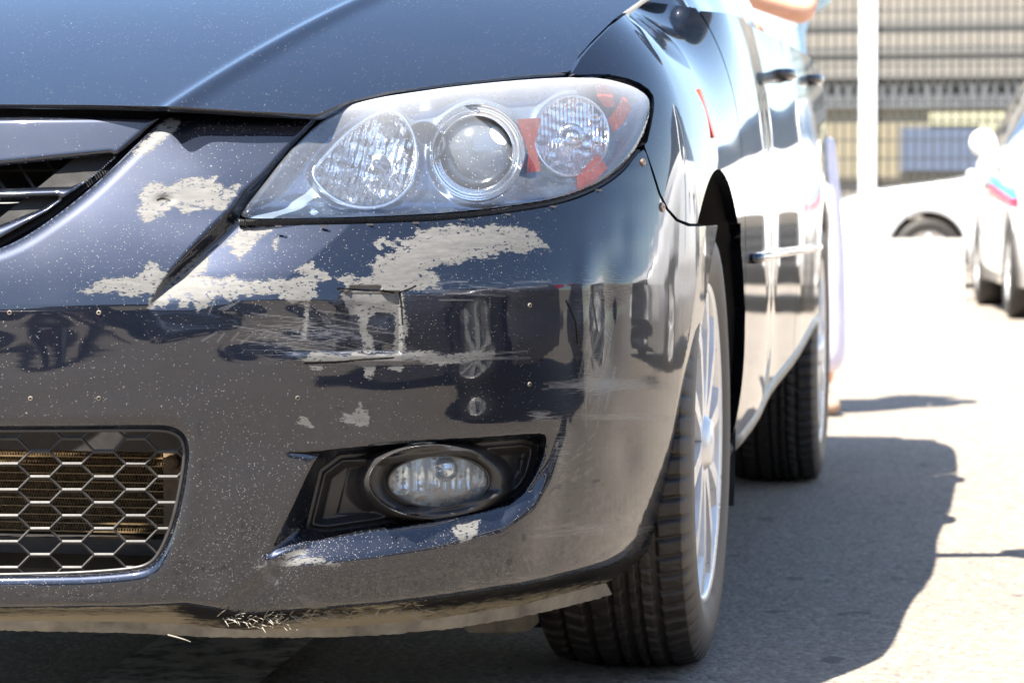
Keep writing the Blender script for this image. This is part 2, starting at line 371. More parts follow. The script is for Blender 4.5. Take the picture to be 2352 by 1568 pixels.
# ------------------------------------------------------------------ the dark car's body surface (metres; +y runs to its tail)
def spline(xk, yk):
    xk = np.array(xk, float); yk = np.array(yk, float); n = len(xk); h = np.diff(xk)
    A = np.eye(n); r = np.zeros(n)
    for i in range(1, n-1):
        A[i, i-1] = h[i-1]; A[i, i] = 2*(h[i-1]+h[i]); A[i, i+1] = h[i]; r[i] = 6*((yk[i+1]-yk[i])/h[i]-(yk[i]-yk[i-1])/h[i-1])
    M = np.linalg.solve(A, r); X = np.linspace(xk[0], xk[-1], 4001); i = np.clip(np.searchsorted(xk, X)-1, 0, n-2)
    a = (xk[i+1]-X)/h[i]; b = (X-xk[i])/h[i]
    Y = a*yk[i]+b*yk[i+1]+((a**3-a)*M[i]+(b**3-b)*M[i+1])*h[i]**2/6
    return lambda x: np.interp(x, X, Y)
PC = 1.2
plan = [(0, 0), (.2, .009), (.4, .043), (.55, .10), (.67, .185), (.76, .295), (.822, .43), (.856, .58), (.872, .75), (.878, 1.0), (.880, 1.2), (.882, 1.7), (.884, 2.5), (.882, 3.3), (.872, 3.8), (.84, 4.15), (.74, 4.33)]
_th = [math.atan2(x, PC-y) for x, y in plan]; _R = [math.hypot(x, PC-y) for x, y in plan]
_th = [-_th[2], -_th[1]]+_th; _R = [_R[2], _R[1]]+_R
Rf = spline(_th, _R)
_fu = spline([0, .03, .07, .12, .18, .26, .34], [0, .0085, .024, .048, .080, .128, .20])
_fd = spline([0, .03, .06, .1, .2, .3, .38], [0, -.0003, -.0004, .0009, .0105, .0265, .0425])
_sf = spline([.1, .2, .28, .40, .55, .66, .74, .80, .85, .90, .95], [.10, .055, .026, .004, 0, .004, .014, .034, .066, .12, .20])
_sd = spline([.1, .2, .28, .40, .55, .70, .85, .92, .98, 1.05], [.07, .045, .022, .004, 0, .004, .022, .038, .058, .09])
def dprof(z, th, y):
    h = z-(.522+.026*np.clip(th/.7, 0, 1)); sh = np.sqrt(h*h+.004**2)  # small crease radius
    df = np.where(h > 0, _fu(np.clip(h, 0, .34)), _fd(np.clip(-h, 0, .38)))
    wf = sm(.9, 1.4, y); zz = z-.05*sm(.7, 1.6, y)*(z > 0)
    ds = _sf(np.clip(zz, .1, .95))*(1-wf)+_sd(np.clip(z, .1, 1.05))*wf
    wt = sm(.60, .98, th); return df*(1-wt)+ds*wt
def bodyp(th, z):
    r = Rf(th); y0 = PC-r*np.cos(th); r = r-dprof(z, th, y0)
    return np.stack([r*np.sin(th), PC-r*np.cos(th), z], -1)
def inside(P):
    th = np.arctan2(P[..., 0], PC-P[..., 1]); r = np.hypot(P[..., 0], PC-P[..., 1]); tc = np.clip(th, _th[0], _th[-1])
    return r < Rf(tc)-dprof(P[..., 2], tc, PC-Rf(tc)*np.cos(tc))
def body_depth(px, py):
    r = ray(px, py); D = np.full(px.shape, 2.3); lo = D.copy(); found = np.zeros(px.shape, bool); hi = np.full(px.shape, 3.9)
    for d in np.arange(2.3, 4.2, .04):
        ins = inside(CAM+d*r) & ~found; hi[ins] = d; lo[ins] = d-.04; found |= ins
    lo[~found] = 3.9-.02
    for _ in range(16):
        m = (lo+hi)/2; ins = inside(CAM+m[..., None]*r); hi = np.where(ins, m, hi); lo = np.where(ins, lo, m)
    return (lo+hi)/2
_g = np.arange(-900, 1800, 12.), np.arange(100, 1620, 12.)
_gx, _gy = np.meshgrid(*_g); _gd = body_depth(_gx, _gy)
def bd(px, py):           # smooth look-up of the same body depth
    px = np.asarray(px, float); py = np.asarray(py, float)
    u = np.clip((px-_g[0][0])/12, 0, len(_g[0])-1.001); v = np.clip((py-_g[1][0])/12, 0, len(_g[1])-1.001); i = u.astype(int); j = v.astype(int); a = u-i; b = v-j
    return (_gd[j, i]*(1-a)+_gd[j, i+1]*a)*(1-b)+(_gd[j+1, i]*(1-a)+_gd[j+1, i+1]*a)*b
def at(px, py, extra=0.0):
    px = np.asarray(px, float); py = np.asarray(py, float); return CAM+(bd(px, py)+extra)[..., None]*ray(px, py)
def sheet(name, outer, step, extra, mat, parent, holes=(), rim=.006, attrs=None, exact=False, label=None, kind=None, smooth=True, build=True):
    outer = np.array(outer, float); x0, y0 = outer.min(0)-step; x1, y1 = outer.max(0)+step
    xs = np.arange(x0, x1+step, step); ys = np.arange(y0, y1+step, step); X, Y = np.meshgrid(xs, ys); X = X.ravel(); Y = Y.ravel()
    f = sdf(X, Y, outer)
    for h in holes: f = np.minimum(f, -sdf(X, Y, h))
    e = extra(X, Y) if callable(extra) else np.full(X.shape, float(extra))
    D = (body_depth(X, Y) if exact else bd(X, Y))+e
    V = CAM+D[:, None]*ray(X, Y); A = attrs(X, Y) if attrs else {}
    A = dict(A); A['_d'] = D
    V, T, A = clip(V, grid(len(xs), len(ys)), f, A); A.pop('_d')
    if rim:
        E = boundary(T); n = len(V); u, inv = np.unique(E, return_inverse=True); inv = inv.reshape(-1, 2); P = V[u]; dr = P-CAM; dr /= np.linalg.norm(dr, axis=1)[:, None]
        V = np.vstack([V, P, P+dr*rim]); m = len(u)
        A = {k: np.concatenate([a, a[u], a[u]]) for k, a in A.items()}
        a_, b_ = inv[:, 0]+n, inv[:, 1]+n
        T = np.vstack([T, np.stack([b_, a_, a_+m], 1), np.stack([b_, a_+m, b_+m], 1)])
    if not build: return V, T, A
    return mesh_obj(name, V, T, mat, parent, smooth, A, kind=kind, label=label)
car = empty('damaged_car', 'dark blue metallic car with scraped and cracked front bumper beside the camera', 'car', (0, 2.1, 0))
def zoomed(x0, y0, sw, W, pts): k = sw/W; return [((x0+x*k)*.91875, (y0+y*k)*.91875) for x, y in pts]
LENS = chaikin([(550, 501), (559, 481), (600, 430), (660, 352), (728, 284), (790, 245), (870, 224), (960, 211), (1035, 200), (1182, 185), (1298, 178), (1383, 179), (1450, 196), (1486, 218), (1495, 242), (1487, 285), (1467, 334), (1432, 382), (1374, 423), (1294, 454), (1182, 474), (1049, 490), (915, 497), (737, 502), (600, 503)], 2)
LOWER_GRILLE = chaikin([(-2600, 985), (100, 985), (340, 982), (400, 984), (428, 1010), (428, 1070), (407, 1180), (382, 1250), (352, 1298), (300, 1312), (100, 1324), (-2600, 1330)], 3)
FOG_OUT = [(665, 1039), (740, 1034), (1000, 1011), (1150, 1001), (1240, 994), (1252, 997), (1256, 1008), (1250, 1045), (1234, 1085), (1205, 1130), (1170, 1158), (1120, 1172), (1000, 1196), (850, 1220), (700, 1246), (625, 1276), (612, 1272), (640, 1225), (672, 1160), (700, 1100), (728, 1049), (700, 1044)]
FOG_IN = chaikin([(742, 1048), (900, 1035), (1100, 1017), (1236, 1006), (1232, 1060), (1213, 1112), (1180, 1145), (1100, 1166), (900, 1200), (698, 1230), (712, 1170)], 1)
LOW_EDGE = [(-3000, 1397), (0, 1396), (300, 1393), (430, 1387), (480, 1395), (560, 1412), (700, 1401), (880, 1388), (1000, 1374), (1200, 1344), (1400, 1299), (1497, 1263), (1700, 1200)]
STRIP_TOP = [(-3000, 1424), (0, 1424), (300, 1427), (430, 1434), (560, 1446), (800, 1438), (1000, 1420), (1200, 1388), (1392, 1338), (1500, 1290)]
NOSE = [(560, 1325), (600, 1306), (700, 1298), (850, 1283), (1000, 1260), (1150, 1222), (1225, 1172), (1262, 1110), (1300, 1000)]
WEDGE = [(727, 262), (690, 305), (643, 352), (598, 402), (555, 440), (527, 476), (471, 528), (422, 581), (387, 623), (373, 641), (341, 696), (335, 725)]
LIP = chaikin([(384, 267), (320, 325), (260, 385), (200, 440), (130, 495), (60, 543), (0, 572), (-150, 618), (-300, 640), (-500, 648), (-3000, 650)], 2, False)
ARCH = [(1620, 516), (1606, 620), (1588, 740), (1567, 860), (1553, 950), (1537, 1060), (1521, 1150), (1497, 1225), (1480, 1270)]
OUTLINE = list(map(tuple, LIP[::-1]))+[(440, 264), (600, 263), (727, 266)]+[tuple(p) for p in chaikin([(727, 278), (655, 352), (595, 430), (556, 481), (546, 508), (600, 518), (737, 517), (915, 512), (1049, 505), (1182, 489), (1294, 469), (1374, 438), (1432, 398), (1462, 356), (1478, 344)], 2, False)]+[(1484, 352), (1498, 400), (1512, 445), (1530, 482), (1552, 508), (1580, 520), (1610, 520), (1649, 516), (1634, 600), (1614, 735), (1591, 850), (1579, 905), (1566, 960), (1550, 1060), (1536, 1160), (1512, 1238), (1499, 1264), (1450, 1300), (1392, 1338), (1200, 1390), (1000, 1422), (800, 1440), (560, 1448), (430, 1436), (300, 1429), (0, 1426), (-3000, 1426)]
def ipy(poly, px): P = np.array(poly); return np.interp(px, P[:, 0], P[:, 1])
def ripple(X, Y, seed, sc_, n=14):
    r = np.random.default_rng(seed); o = np.zeros(X.shape)
    for _ in range(n):
        a = r.uniform(0, 2*math.pi); k = 2*math.pi/(sc_*r.uniform(.6, 1.6)); o += np.sin(X*math.cos(a)*k+Y*math.sin(a)*k*1.6+r.uniform(0, 6.3))
    return o/math.sqrt(n)
def round_lip(d, w_, r): t = np.clip(1-d/w_, 0, 1); return r*(1-np.sqrt(np.maximum(0, 1-t*t)))
def box_field(X, Y, x0, x1, y0, y1, sx0, sx1, sy0, sy1): return sm(x0, x0+sx0, X)*(1-sm(x1-sx1, x1, X))*sm(y0, y0+sy0, Y)*(1-sm(y1-sy1, y1, Y))
def relief(X, Y):
    e = np.zeros(X.shape)
    # grille lip rounded over, wedge step beside the lamp
    dl = seg_dist(X, Y, LIP, False); e += round_lip(dl, 30, .010)
    dt = np.abs(Y-264)+(X > 735)*100+(X < 384)*100; e += round_lip(np.maximum(dt-0, 0), 22, .010)
    W = np.array(WEDGE); wx = np.interp(Y, W[:, 1], W[:, 0]); s = X-wx        # + = lamp side
    hh = np.interp(Y, [262, 300, 480, 560, 640, 690, 712], [.012, .014, .017, .018, .013, .003, 0])
    wd = np.interp(Y, [262, 352, 440, 528, 588, 623, 700], [10, 22, 38, 62, 48, 32, 10])
    side = sm(0, 1, s/wd); bump = np.where(s < 0, np.exp(s/120.), 1)
    e += np.where((Y < 725) & (X < 1300), hh*side*np.clip(1-(s-wd)/260, 0, 1)-.10*hh*bump*(1-side), 0)
    # lower grille mouth rolled inward
    dg = -sdf(X, Y, LOWER_GRILLE); e += round_lip(np.clip(dg, 0, None), 34, .014)
    # fog lamp recess
    do = sdf(X, Y, FOG_OUT); di = -sdf(X, Y, FOG_IN); t = np.clip(do, 0, None)/(np.clip(do, 0, None)+np.clip(di, 0, None)+1e-6)
    e += .034*np.where(do > 0, t, 0); e += np.where(do <= 0, .0012*np.exp(do/5.), .0012)
    # shelf below the fog lamp swelling out to the lip of the bumper
    v = Y-ipy(NOSE, X); amt = .021*sm(560, 720, X)*(1-sm(1180, 1330, X))
    e -= amt*np.where(v < 0, sm(-62, 4, v), 1-.75*sm(6, 190, v))*(v > -62)
    col = (1-sm(0, 60, X-np.interp(Y, [1040, 1230, 1290, 1340, 1395], [735, 690, 610, 550, 470])))*sm(1000, 1180, Y)*sm(440, 560, X)
    e -= .008*col
    # underside turning away below the painted edge
    u = Y-ipy(LOW_EDGE, X); e += np.where(u > 0, .0022*u, 0)+round_lip(np.clip(-u, 0, None), 22, .010)
    # arch lip
    A = np.array(ARCH); a = X-np.interp(Y, A[:, 1], A[:, 0]); k = (Y > 505)*(Y < 1290); e += np.where((a > 0) & (k > 0), .0010*a, 0)
    # dents and creases of the crash
    mid = box_field(X, Y, 480, 930, 690, 830, 140, 10, 8, 50); e += .0006*mid+.0005*mid*ripple(X, Y, 3, 120)
    e += .005*box_field(X, Y, 770, 922, 668, 815, 50, 4, 5, 8)+.004*box_field(X, Y, 800, 880, 655, 672, 10, 10, 5, 5)
    e -= .0015*box_field(X, Y, 640, 1010, 806, 835, 60, 90, 14, 4)
    e += .004*np.exp(-((X-378)/16)**2-((Y-458)/9)**2)
    e += .010*np.exp(-((X-1395)/26)**2-((Y-720)/130)**2)-.006*np.exp(-((X-1345)/22)**2-((Y-760)/150)**2)
    e += .008*np.exp(-((X-1440)/34)**2-((Y-1050)/60)**2)-.004*np.exp(-((X-1400)/30)**2-((Y-930)/50)**2)
    e += .0035*np.exp(-((X-1430)/22)**2-((Y-560)/70)**2)
    e += .0005*ripple(X, Y, 11, 260)*sm(730, 800, Y)*(1-sm(950, 1150, Y))+.0006*ripple(X, Y, 12, 170)*sm(1330, 1400, X)*(1-sm(1580, 1640, X))
    e += .0006*ripple(X, Y, 5, 330)*(1-sm(700, 760, Y))*sm(0, 200, X)
    return e
M2 = lambda p: zoomed(600, 540, 800, 2352, p); M1 = lambda p: zoomed(0, 200, 700, 1829, p); M3 = lambda p: zoomed(450, 1340, 650, 2352, p); M4 = lambda p: zoomed(640, 1000, 860, 2352, p)
SCRAPES = [
 M1([(985, 680), (1050, 685), (1065, 712), (1130, 695), (1180, 660), (1250, 640), (1340, 655), (1375, 645), (1410, 635), (1400, 668), (1450, 690), (1430, 735), (1500, 700), (1560, 690), (1530, 760), (1490, 810), (1460, 845), (1380, 830), (1310, 835), (1200, 865), (1180, 830), (1115, 825), (1060, 880), (1015, 890), (975, 925), (940, 920), (910, 870), (905, 845), (930, 820), (915, 760), (950, 700)]),
 M1([(520, 1380), (600, 1350), (680, 1300), (770, 1310), (830, 1285), (870, 1300), (950, 1255), (955, 1215), (985, 1192), (1020, 1200), (1050, 1250), (1090, 1250), (1060, 1310), (1020, 1360), (1010, 1395), (930, 1395), (860, 1410), (790, 1400), (770, 1370), (690, 1395), (660, 1375), (560, 1385)]),
 M1([(1340, 1130), (1370, 1165), (1340, 1240), (1290, 1270), (1400, 1300), (1470, 1310), (1530, 1270), (1560, 1310), (1640, 1330), (1850, 1305), (1850, 1385), (1700, 1390), (1560, 1400), (1500, 1440), (1450, 1400), (1400, 1410), (1350, 1480), (1290, 1500), (1250, 1440), (1220, 1480), (1170, 1485), (1190, 1430), (1130, 1410), (1070, 1490), (1030, 1480), (970, 1485), (985, 1430), (1060, 1330), (1200, 1220)]),
 M1([(1570, 965), (1800, 965), (1700, 1020), (1660, 1060), (1630, 1110), (1560, 1170), (1545, 1140), (1510, 1120), (1540, 1095), (1500, 1070), (1450, 1075), (1530, 1030)]),
 M1([(1100, 262), (1165, 275), (1150, 310), (1060, 390), (960, 470), (880, 480), (960, 400), (1050, 310)]),
 M2([(1300, 100), (1370, 110), (1420, 85), (1500, 88), (1530, 70), (1650, 75), (1670, 100), (1760, 85), (1860, 65), (1900, 80), (1990, 75), (2070, 95), (2165, 125), (2175, 150), (2225, 190), (2285, 255), (2210, 215), (2140, 235), (2100, 265), (2040, 265), (1960, 240), (1890, 260), (1890, 290), (1800, 280), (1830, 312), (1720, 290), (1650, 325), (1600, 345), (1480, 350), (1400, 380), (1360, 400), (1420, 420), (1465, 470), (1440, 490), (1465, 525), (1390, 505), (1360, 540), (1290, 530), (1180, 560), (1110, 560), (1000, 560), (900, 560), (800, 550), (770, 490), (715, 465), (760, 445), (830, 440), (880, 465), (930, 450), (990, 430), (1000, 380), (950, 365), (1010, 340), (1010, 295), (1060, 305), (1080, 280), (1130, 290), (1160, 260), (1140, 240), (1210, 225), (1180, 200), (1140, 175), (1200, 175), (1240, 180), (1300, 150)]),
 M2([(995, 190), (1050, 228), (1012, 222)]), M2([(1020, 182), (1060, 168), (1100, 195), (1140, 220), (1080, 207)]), M2([(245, 175), (268, 175), (260, 240)]),
 M2([(770, 535), (1170, 535), (1190, 600), (1200, 700), (1225, 780), (1230, 840), (1200, 900), (1215, 970), (1170, 990), (1130, 980), (1150, 900), (1145, 760), (1130, 710), (1090, 700), (1030, 695), (960, 720), (930, 750), (915, 830), (960, 900), (990, 990), (920, 1005), (910, 930), (890, 850), (880, 760), (870, 700), (820, 720), (800, 690), (780, 620), (750, 580)]),
 M2([(-20, 490), (60, 495), (130, 480), (200, 500), (300, 460), (340, 480), (430, 455), (480, 455), (480, 410), (410, 410), (490, 350), (535, 345), (540, 400), (600, 400), (560, 430), (620, 410), (665, 460), (620, 480), (560, 480), (550, 530), (560, 580), (520, 590), (510, 650), (490, 800), (480, 900), (465, 880), (480, 760), (495, 640), (430, 620), (380, 630), (330, 610), (290, 600), (310, 570), (230, 545), (140, 560), (60, 580), (-20, 560)]),
 M2([(490, 1060), (520, 1015), (600, 1010), (640, 1030), (820, 1040), (850, 1000), (900, 1030), (1110, 1035), (1240, 1010), (1400, 1010), (1480, 1040), (1680, 1010), (1850, 1005), (1700, 1040), (1560, 1070), (1480, 1080), (1400, 1070), (1250, 1040), (1180, 1060), (1180, 1130), (1110, 1110), (1100, 1070), (1000, 1070), (990, 1110), (960, 1175), (930, 1170), (920, 1100), (850, 1075), (620, 1075), (600, 1110), (545, 1130), (520, 1080)]),
 M4([(555, 135), (640, 120), (590, 90), (660, 105), (695, 55), (705, 105), (715, 20), (740, 100), (755, 80), (770, 130), (760, 160), (700, 175), (640, 150)]), M4([(275, 150), (315, 135), (310, 115), (340, 135), (360, 125), (365, 155), (385, 185), (330, 160)]),
 M4([(1380, 830), (1520, 825), (1510, 900), (1450, 960), (1400, 970), (1375, 930), (1345, 880)]),
 M3([(850, 240), (1270, 195), (1310, 225), (1100, 240), (840, 268)]), M3([(725, 285), (770, 250), (800, 330), (865, 400), (860, 430), (800, 400), (760, 340)]), M3([(1080, 540), (1180, 560), (1240, 590), (1320, 640), (1200, 655), (1110, 590)]),
 M3([(960, 165), (1140, 125), (1130, 150), (1000, 180)]), M3([(1330, 240), (1440, 262), (1420, 275)])]
def rot_lines(n, x, y, L, ang, seed):
    r = np.random.default_rng(seed); o = []
    for _ in range(n):
        cx, cy = r.uniform(*x), r.uniform(*y); l = r.uniform(*L); a = math.radians(r.normal(*ang)); o.append(((cx-l/2*math.cos(a), cy+l/2*math.sin(a)), (cx+l/2*math.cos(a), cy-l/2*math.sin(a))))
    return o
LINES = rot_lines(34, (1335, 1405), (700, 950), (30, 120), (78, 6), 1)+rot_lines(26, (1380, 1480), (872, 892), (60, 150), (1, 2), 2)+rot_lines(9, (1380, 1510), (950, 962), (60, 150), (-1, 1), 3)+rot_lines(10, (1250, 1330), (875, 890), (30, 80), (4, 3), 4)+rot_lines(14, (1290, 1370), (1000, 1100), (8, 26), (50, 12), 5)+rot_lines(16, (1260, 1500), (1200, 1235), (30, 110), (6, 4), 6)+rot_lines(16, (580, 860), (712, 800), (60, 170), (-7, 4), 7)+rot_lines(10, (950, 1250), (640, 690), (40, 160), (1, 3), 8)+rot_lines(7, (950, 1180), (805, 825), (60, 160), (3, 2), 9)+rot_lines(9, (1300, 1420), (1310, 1345), (20, 60), (14, 4), 10)+rot_lines(8, (1000, 1200), (1300, 1420), (10, 40), (10, 20), 11)+rot_lines(8, (470, 620), (680, 780), (20, 50), (40, 15), 12)
CRACKS_AND_SHADE = [[(664, 1039), (700, 1040), (738, 1041)], [(775, 663), (800, 664), (838, 667), (880, 668), (905, 672)], [(918, 672), (940, 665), (955, 657)], [(918, 672), (922, 700), (925, 745)], [(700, 834), (770, 832), (838, 826), (905, 822)], [(1360, 655), (1362, 700), (1372, 760)], [(1300, 690), (1322, 740), (1326, 790)], [(362, 460), (372, 456), (390, 461)]]  # first entry paints dark shade into the fog slot tip; the rest are cracks
def paint_attrs(X, Y):
    s = np.full(X.shape, -40.)
    for pi, p in enumerate(SCRAPES):
        P = np.array(p); x0, y0 = P.min(0)-40; x1, y1 = P.max(0)+40; m = (X > x0) & (X < x1) & (Y > y0) & (Y < y1)
        if m.any(): s[m] = np.maximum(s[m], sdf(X[m], Y[m], p)+(4 if pi in (4, 6, 7, 8, 11, 15, 16, 18, 19) else 2))
    GV = [(737, 262), (643, 352), (598, 402), (548, 440), (527, 476), (471, 528), (422, 581), (387, 623), (341, 694), (373, 650), (411, 630), (432, 609), (468, 588), (499, 557), (541, 520), (552, 500), (660, 352)]
    s = np.minimum(s, -sdf(X, Y, GV)+3)
    ln = np.zeros(X.shape)
    for (a, b) in LINES:
        m = (X > min(a[0], b[0])-6) & (X < max(a[0], b[0])+6) & (Y > min(a[1], b[1])-6) & (Y < max(a[1], b[1])+6)
        if m.any(): d = seg_dist(X[m], Y[m], [a, b], False); ln[m] = np.maximum(ln[m], np.clip(1-d/2.4, 0, 1)*.5)
    cr = np.zeros(X.shape)
    for c in CRACKS_AND_SHADE:
        P = np.array(c); m = (X > P[:, 0].min()-9) & (X < P[:, 0].max()+9) & (Y > P[:, 1].min()-9) & (Y < P[:, 1].max()+9)
        if m.any(): d = seg_dist(X[m], Y[m], c, False); cr[m] = np.maximum(cr[m], np.clip(1-d/4.6, 0, 1))
    g = lambda x, y, a, b, k: k*np.exp(-((X-x)/a)**2-((Y-y)/b)**2)
    scr = g(700, 765, 190, 50, .55)+g(1400, 885, 110, 16, .9)+g(1390, 660, 60, 60, .6)+g(1385, 1215, 130, 22, .7)+g(1360, 860, 40, 120, .5)+g(1050, 660, 200, 40, .35)+g(860, 820, 200, 22, .6)+g(1290, 1040, 26, 90, .6)+g(1240, 955, 30, 14, 1.)+g(1440, 957, 90, 8, .8)+g(1080, 1350, 50, 18, .5)+g(1240, 1330, 150, 14, .6)
    u = Y-ipy(LOW_EDGE, X); wear = sm(-7, 7, u); tan = np.clip(np.interp(X, [-3000, 380, 450, 540, 700, 900, 1000, 1300, 1450], [.75, .75, .2, .15, .5, .7, .35, .3, .05])+.45*sm(8, 40, u)-.1, 0, 1)
    chips = np.clip(.25+.5*sm(900, 1400, Y)+.6*sm(1180, 1260, Y)*(X > 560)-.35*sm(1150, 1350, X)-.3*sm(1380, 1500, X)+.1*(Y < 650), .02, 1.4)
    return {'scrape': s/8., 'line': ln, 'crack_and_shade': cr, 'scratch': np.clip(scr, 0, 1.2), 'wear': wear, 'tan': tan, 'chips': chips}
FINE_X = -40
def bumper():
    holes = [LOWER_GRILLE, FOG_IN]
    out1 = [p for p in OUTLINE]
    # fine shell in front of the camera
    V1, T1, A1 = sheet('x', [(max(p[0], FINE_X-30), p[1]) for p in out1], 3.0, relief, None, None, holes, .007, paint_attrs, exact=False, build=False)
    # coarser shell carried on to the middle of the car and mirrored
    V2, T2, A2 = sheet('x', [(max(p[0], -900), p[1]) for p in out1], 13., relief, None, None, holes, .007, paint_attrs, build=False)
    V2a, T2a, A2a = clip(V2, T2, np.minimum((project(V2)[0]*-1+FINE_X), V2[:, 0]*FPX/3), A2)
    V2b, T2b, A2b = clip(V2, T2, V2[:, 0]*1000, A2); V2b = V2b*np.array([-1, 1, 1])
    n1, n2 = len(V1), len(V2a)
    V = np.vstack([V1, V2a, V2b]); T = np.vstack([T1, T2a+n1, T2b[:, ::-1]+n1+n2]); A = {k: np.concatenate([A1[k], A2a[k], A2b[k]]) for k in A1}
    return mesh_obj('bumper_cover', V, T, 'paint_bumper', car, True, A, label='scraped and cracked front bumper with bare grey patches')
bump_o = bumper()
# rubber lip strip below the bumper
STRIP_BOT = [(-900, 1447), (0, 1447), (300, 1453), (420, 1459), (500, 1463), (750, 1463), (900, 1456), (1050, 1441), (1200, 1416), (1300, 1393), (1406, 1365)]
r_ = np.random.default_rng(2)
strip = [(x, y) for x, y in STRIP_TOP if x > -1000 and x < 1395]; strip = [(-900, 1424)]+strip
bot = [(x, ipy(STRIP_BOT, x)+r_.normal(0, .9)) for x in np.arange(1406, -900, -7.)]
sheet('rubber_lip_strip', strip+[(1392, 1338), (1406, 1364)]+bot, 4., lambda X, Y: .012+.0002*(Y-1430)+.0006*ripple(X, Y, 8, 90), 'dusty_plastic', car, rim=.004)
m = MB()
for i in range(120):   # torn slivers and fibres of plastic along the edge
    x = r_.choice([r_.uniform(480, 720), r_.uniform(560, 980), r_.uniform(200, 260)], p=[.62, .38, .0]); y = ipy(LOW_EDGE, x)+r_.uniform(2, 30); a = r_.uniform(-1.2, .9); L = r_.uniform(8, 26)
    pts = [at(x+t*L*math.cos(a), y+t*L*math.sin(a)+4*t*t, .006-.012*t) for t in (0, .5, 1)]; m.tube(pts, [.0007, .0005, .0002], 4)
m.tube([at(x, y, .004) for x, y in [(385, 1457), (405, 1462), (425, 1468), (438, 1473)]], [.0010, .0010, .0007, .0003], 5)
m.obj('torn_plastic_slivers', 'torn_plastic', car, kind='stuff')
# --- inner black structure seen through gaps
def bulk(name, x0, x1, y0, y1, extra, mat): return sheet(name, [(x0, y0), (x1, y0), (x1, y1), (x0, y1)], 20., extra, mat, car, rim=0)
bulk('front_support_panel', -1400, 1560, 235, 700, .13, 'black_void'); bulk('undertray', -1400, 1380, 1250, 1440, .42, 'black_void')
# --- upper grille: painted frame with two slots
GR = [(-900, 268), (0, 270), (200, 268), (366, 267), (372, 272), (240, 385), (112, 488), (0, 552), (-150, 590), (-900, 618)]
S1 = [(-900, 402), (0, 381), (150, 366), (255, 356), (262, 360), (235, 385), (195, 416), (165, 428), (0, 434), (-900, 440)]
S2 = [(-900, 470), (0, 459), (80, 454), (132, 452), (137, 456), (100, 478), (50, 497), (0, 517), (-150, 545), (-900, 560)]
def gr_rel(X, Y):
    d = np.minimum(-sdf(X, Y, S1), -sdf(X, Y, S2)); db = sdf(X, Y, GR)
    return .016-.00009*np.clip(430-Y, 0, 170)+round_lip(np.clip(d, 0, None), 14, .009)+round_lip(np.clip(db, 0, None), 12, .008)-.004*np.exp(-((Y-445)/18)**2)
sheet('grille_frame', GR, 4., gr_rel, 'paint_body', car, holes=[S1, S2], rim=.02)
m = MB()
for k in range(7):
    x = -260+k*70; m.hexa([at(x, 350, .06), at(x+8, 350, .06), at(x+68, 440, .06), at(x+60, 440, .06)], [at(x, 350, .075), at(x+8, 350, .075), at(x+68, 440, .075), at(x+60, 440, .075)])
for y in (395, 470, 500): m.hexa([at(-400, y, .05), at(260, y-8, .05), at(260, y-3, .05), at(-400, y+5, .05)], [at(-400, y, .07), at(260, y-8, .07), at(260, y-3, .07), at(-400, y+5, .07)])
m.obj('grille_slats', 'black_plastic', car)
sheet('grille_gap_liner', [(-900, 246), (470, 250), (720, 262), (470, 262), (380, 262), (250, 392), (118, 498), (0, 565), (-150, 610), (-900, 640), (-900, 560), (0, 500), (250, 300)], 12., .03, 'black_void', car, rim=0)
# --- lower grille: honeycomb, liner, radiator
m = MB(); hx, hy = 73.3, 59.5
def strut(a, b, w_=6.2):
    a = np.array(a, float); b = np.array(b, float); n = 8
    for i in range(n):
        p = a+(b-a)*i/n; q = a+(b-a)*(i+1)/n; c = (p+q)/2
        if sdf(np.array([c[0]]), np.array([c[1]]), LOWER_GRILLE)[0] < -4: continue
        t = (q-p)/np.linalg.norm(q-p); nn = np.array([-t[1], t[0]])*w_/2; q = q+t*.6
        mid = at(*c, .0145)
        F = [at(*(p+nn), .018), at(*(q+nn), .018), at(*(q-nn), .018), at(*(p-nn), .018)]; B = [at(*(p+nn*.5), .032), at(*(q+nn*.5), .032), at(*(q-nn*.5), .032), at(*(p-nn*.5), .032)]
        pr = at(*p, .0155); qr = at(*q, .0155)    # ridge on the face
        m.add(F+B+[pr, qr], [(0, 1, 9, 8), (8, 9, 2, 3), (0, 4, 5, 1), (2, 6, 7, 3), (4, 7, 6, 5)])
for i in range(-7, 5):
    cx = 165+hx*i
    for j in range(-2, 9):
        cy = 1006+hy*j+(hy/2 if i % 2 else 0)
        strut((cx-22, cy), (cx+22, cy), 9.5); strut((cx+22, cy), (cx+hx-22, cy+hy/2)); strut((cx+22, cy), (cx+hx-22, cy-hy/2))
m.obj('honeycomb_grille', 'worn_plastic', car)
m = MB(); lp = [p for p in LOWER_GRILLE if p[0] > -1500]; i0 = int(np.argmin([p[0] for p in lp]))
lp = [p for p in chaikin([(-700, 989), (100, 988), (340, 986), (396, 989), (424, 1012), (424, 1070), (403, 1180), (378, 1250), (350, 1294), (300, 1308), (100, 1320), (-700, 1326)], 3, False)]
m.tube([at(*p, .016) for p in lp], .0028, 6); m.obj('grille_liner', 'black_plastic', car, smooth=True)
rad = tag(bpy.data.objects.new('radiator', None)); C.objects.link(rad); rad.parent = car
RD = .105
def rp(px, py, e=0): # points on the flat radiator plane, a metre-true plane behind the grille
    r = ray(px, py); y = .20+e; t = (y-CAM[1])/r[1]; return CAM+t*r
za = rp(100, 1010)[2]; zb = rp(100, 1218)[2]; xa = -.05; xb = rp(374, 1100)[0]
rows = 11; dz = (za-zb)/rows; m = MB(); mt_ = MB()
for k in range(rows+1):
    z = za-k*dz; mt_.box(((xa+xb)/2, .215, z), ((xb-xa)/2, .014, .0009))
mt_.obj('coolant_tubes', 'radiator_tube', rad)
V = []; F = []
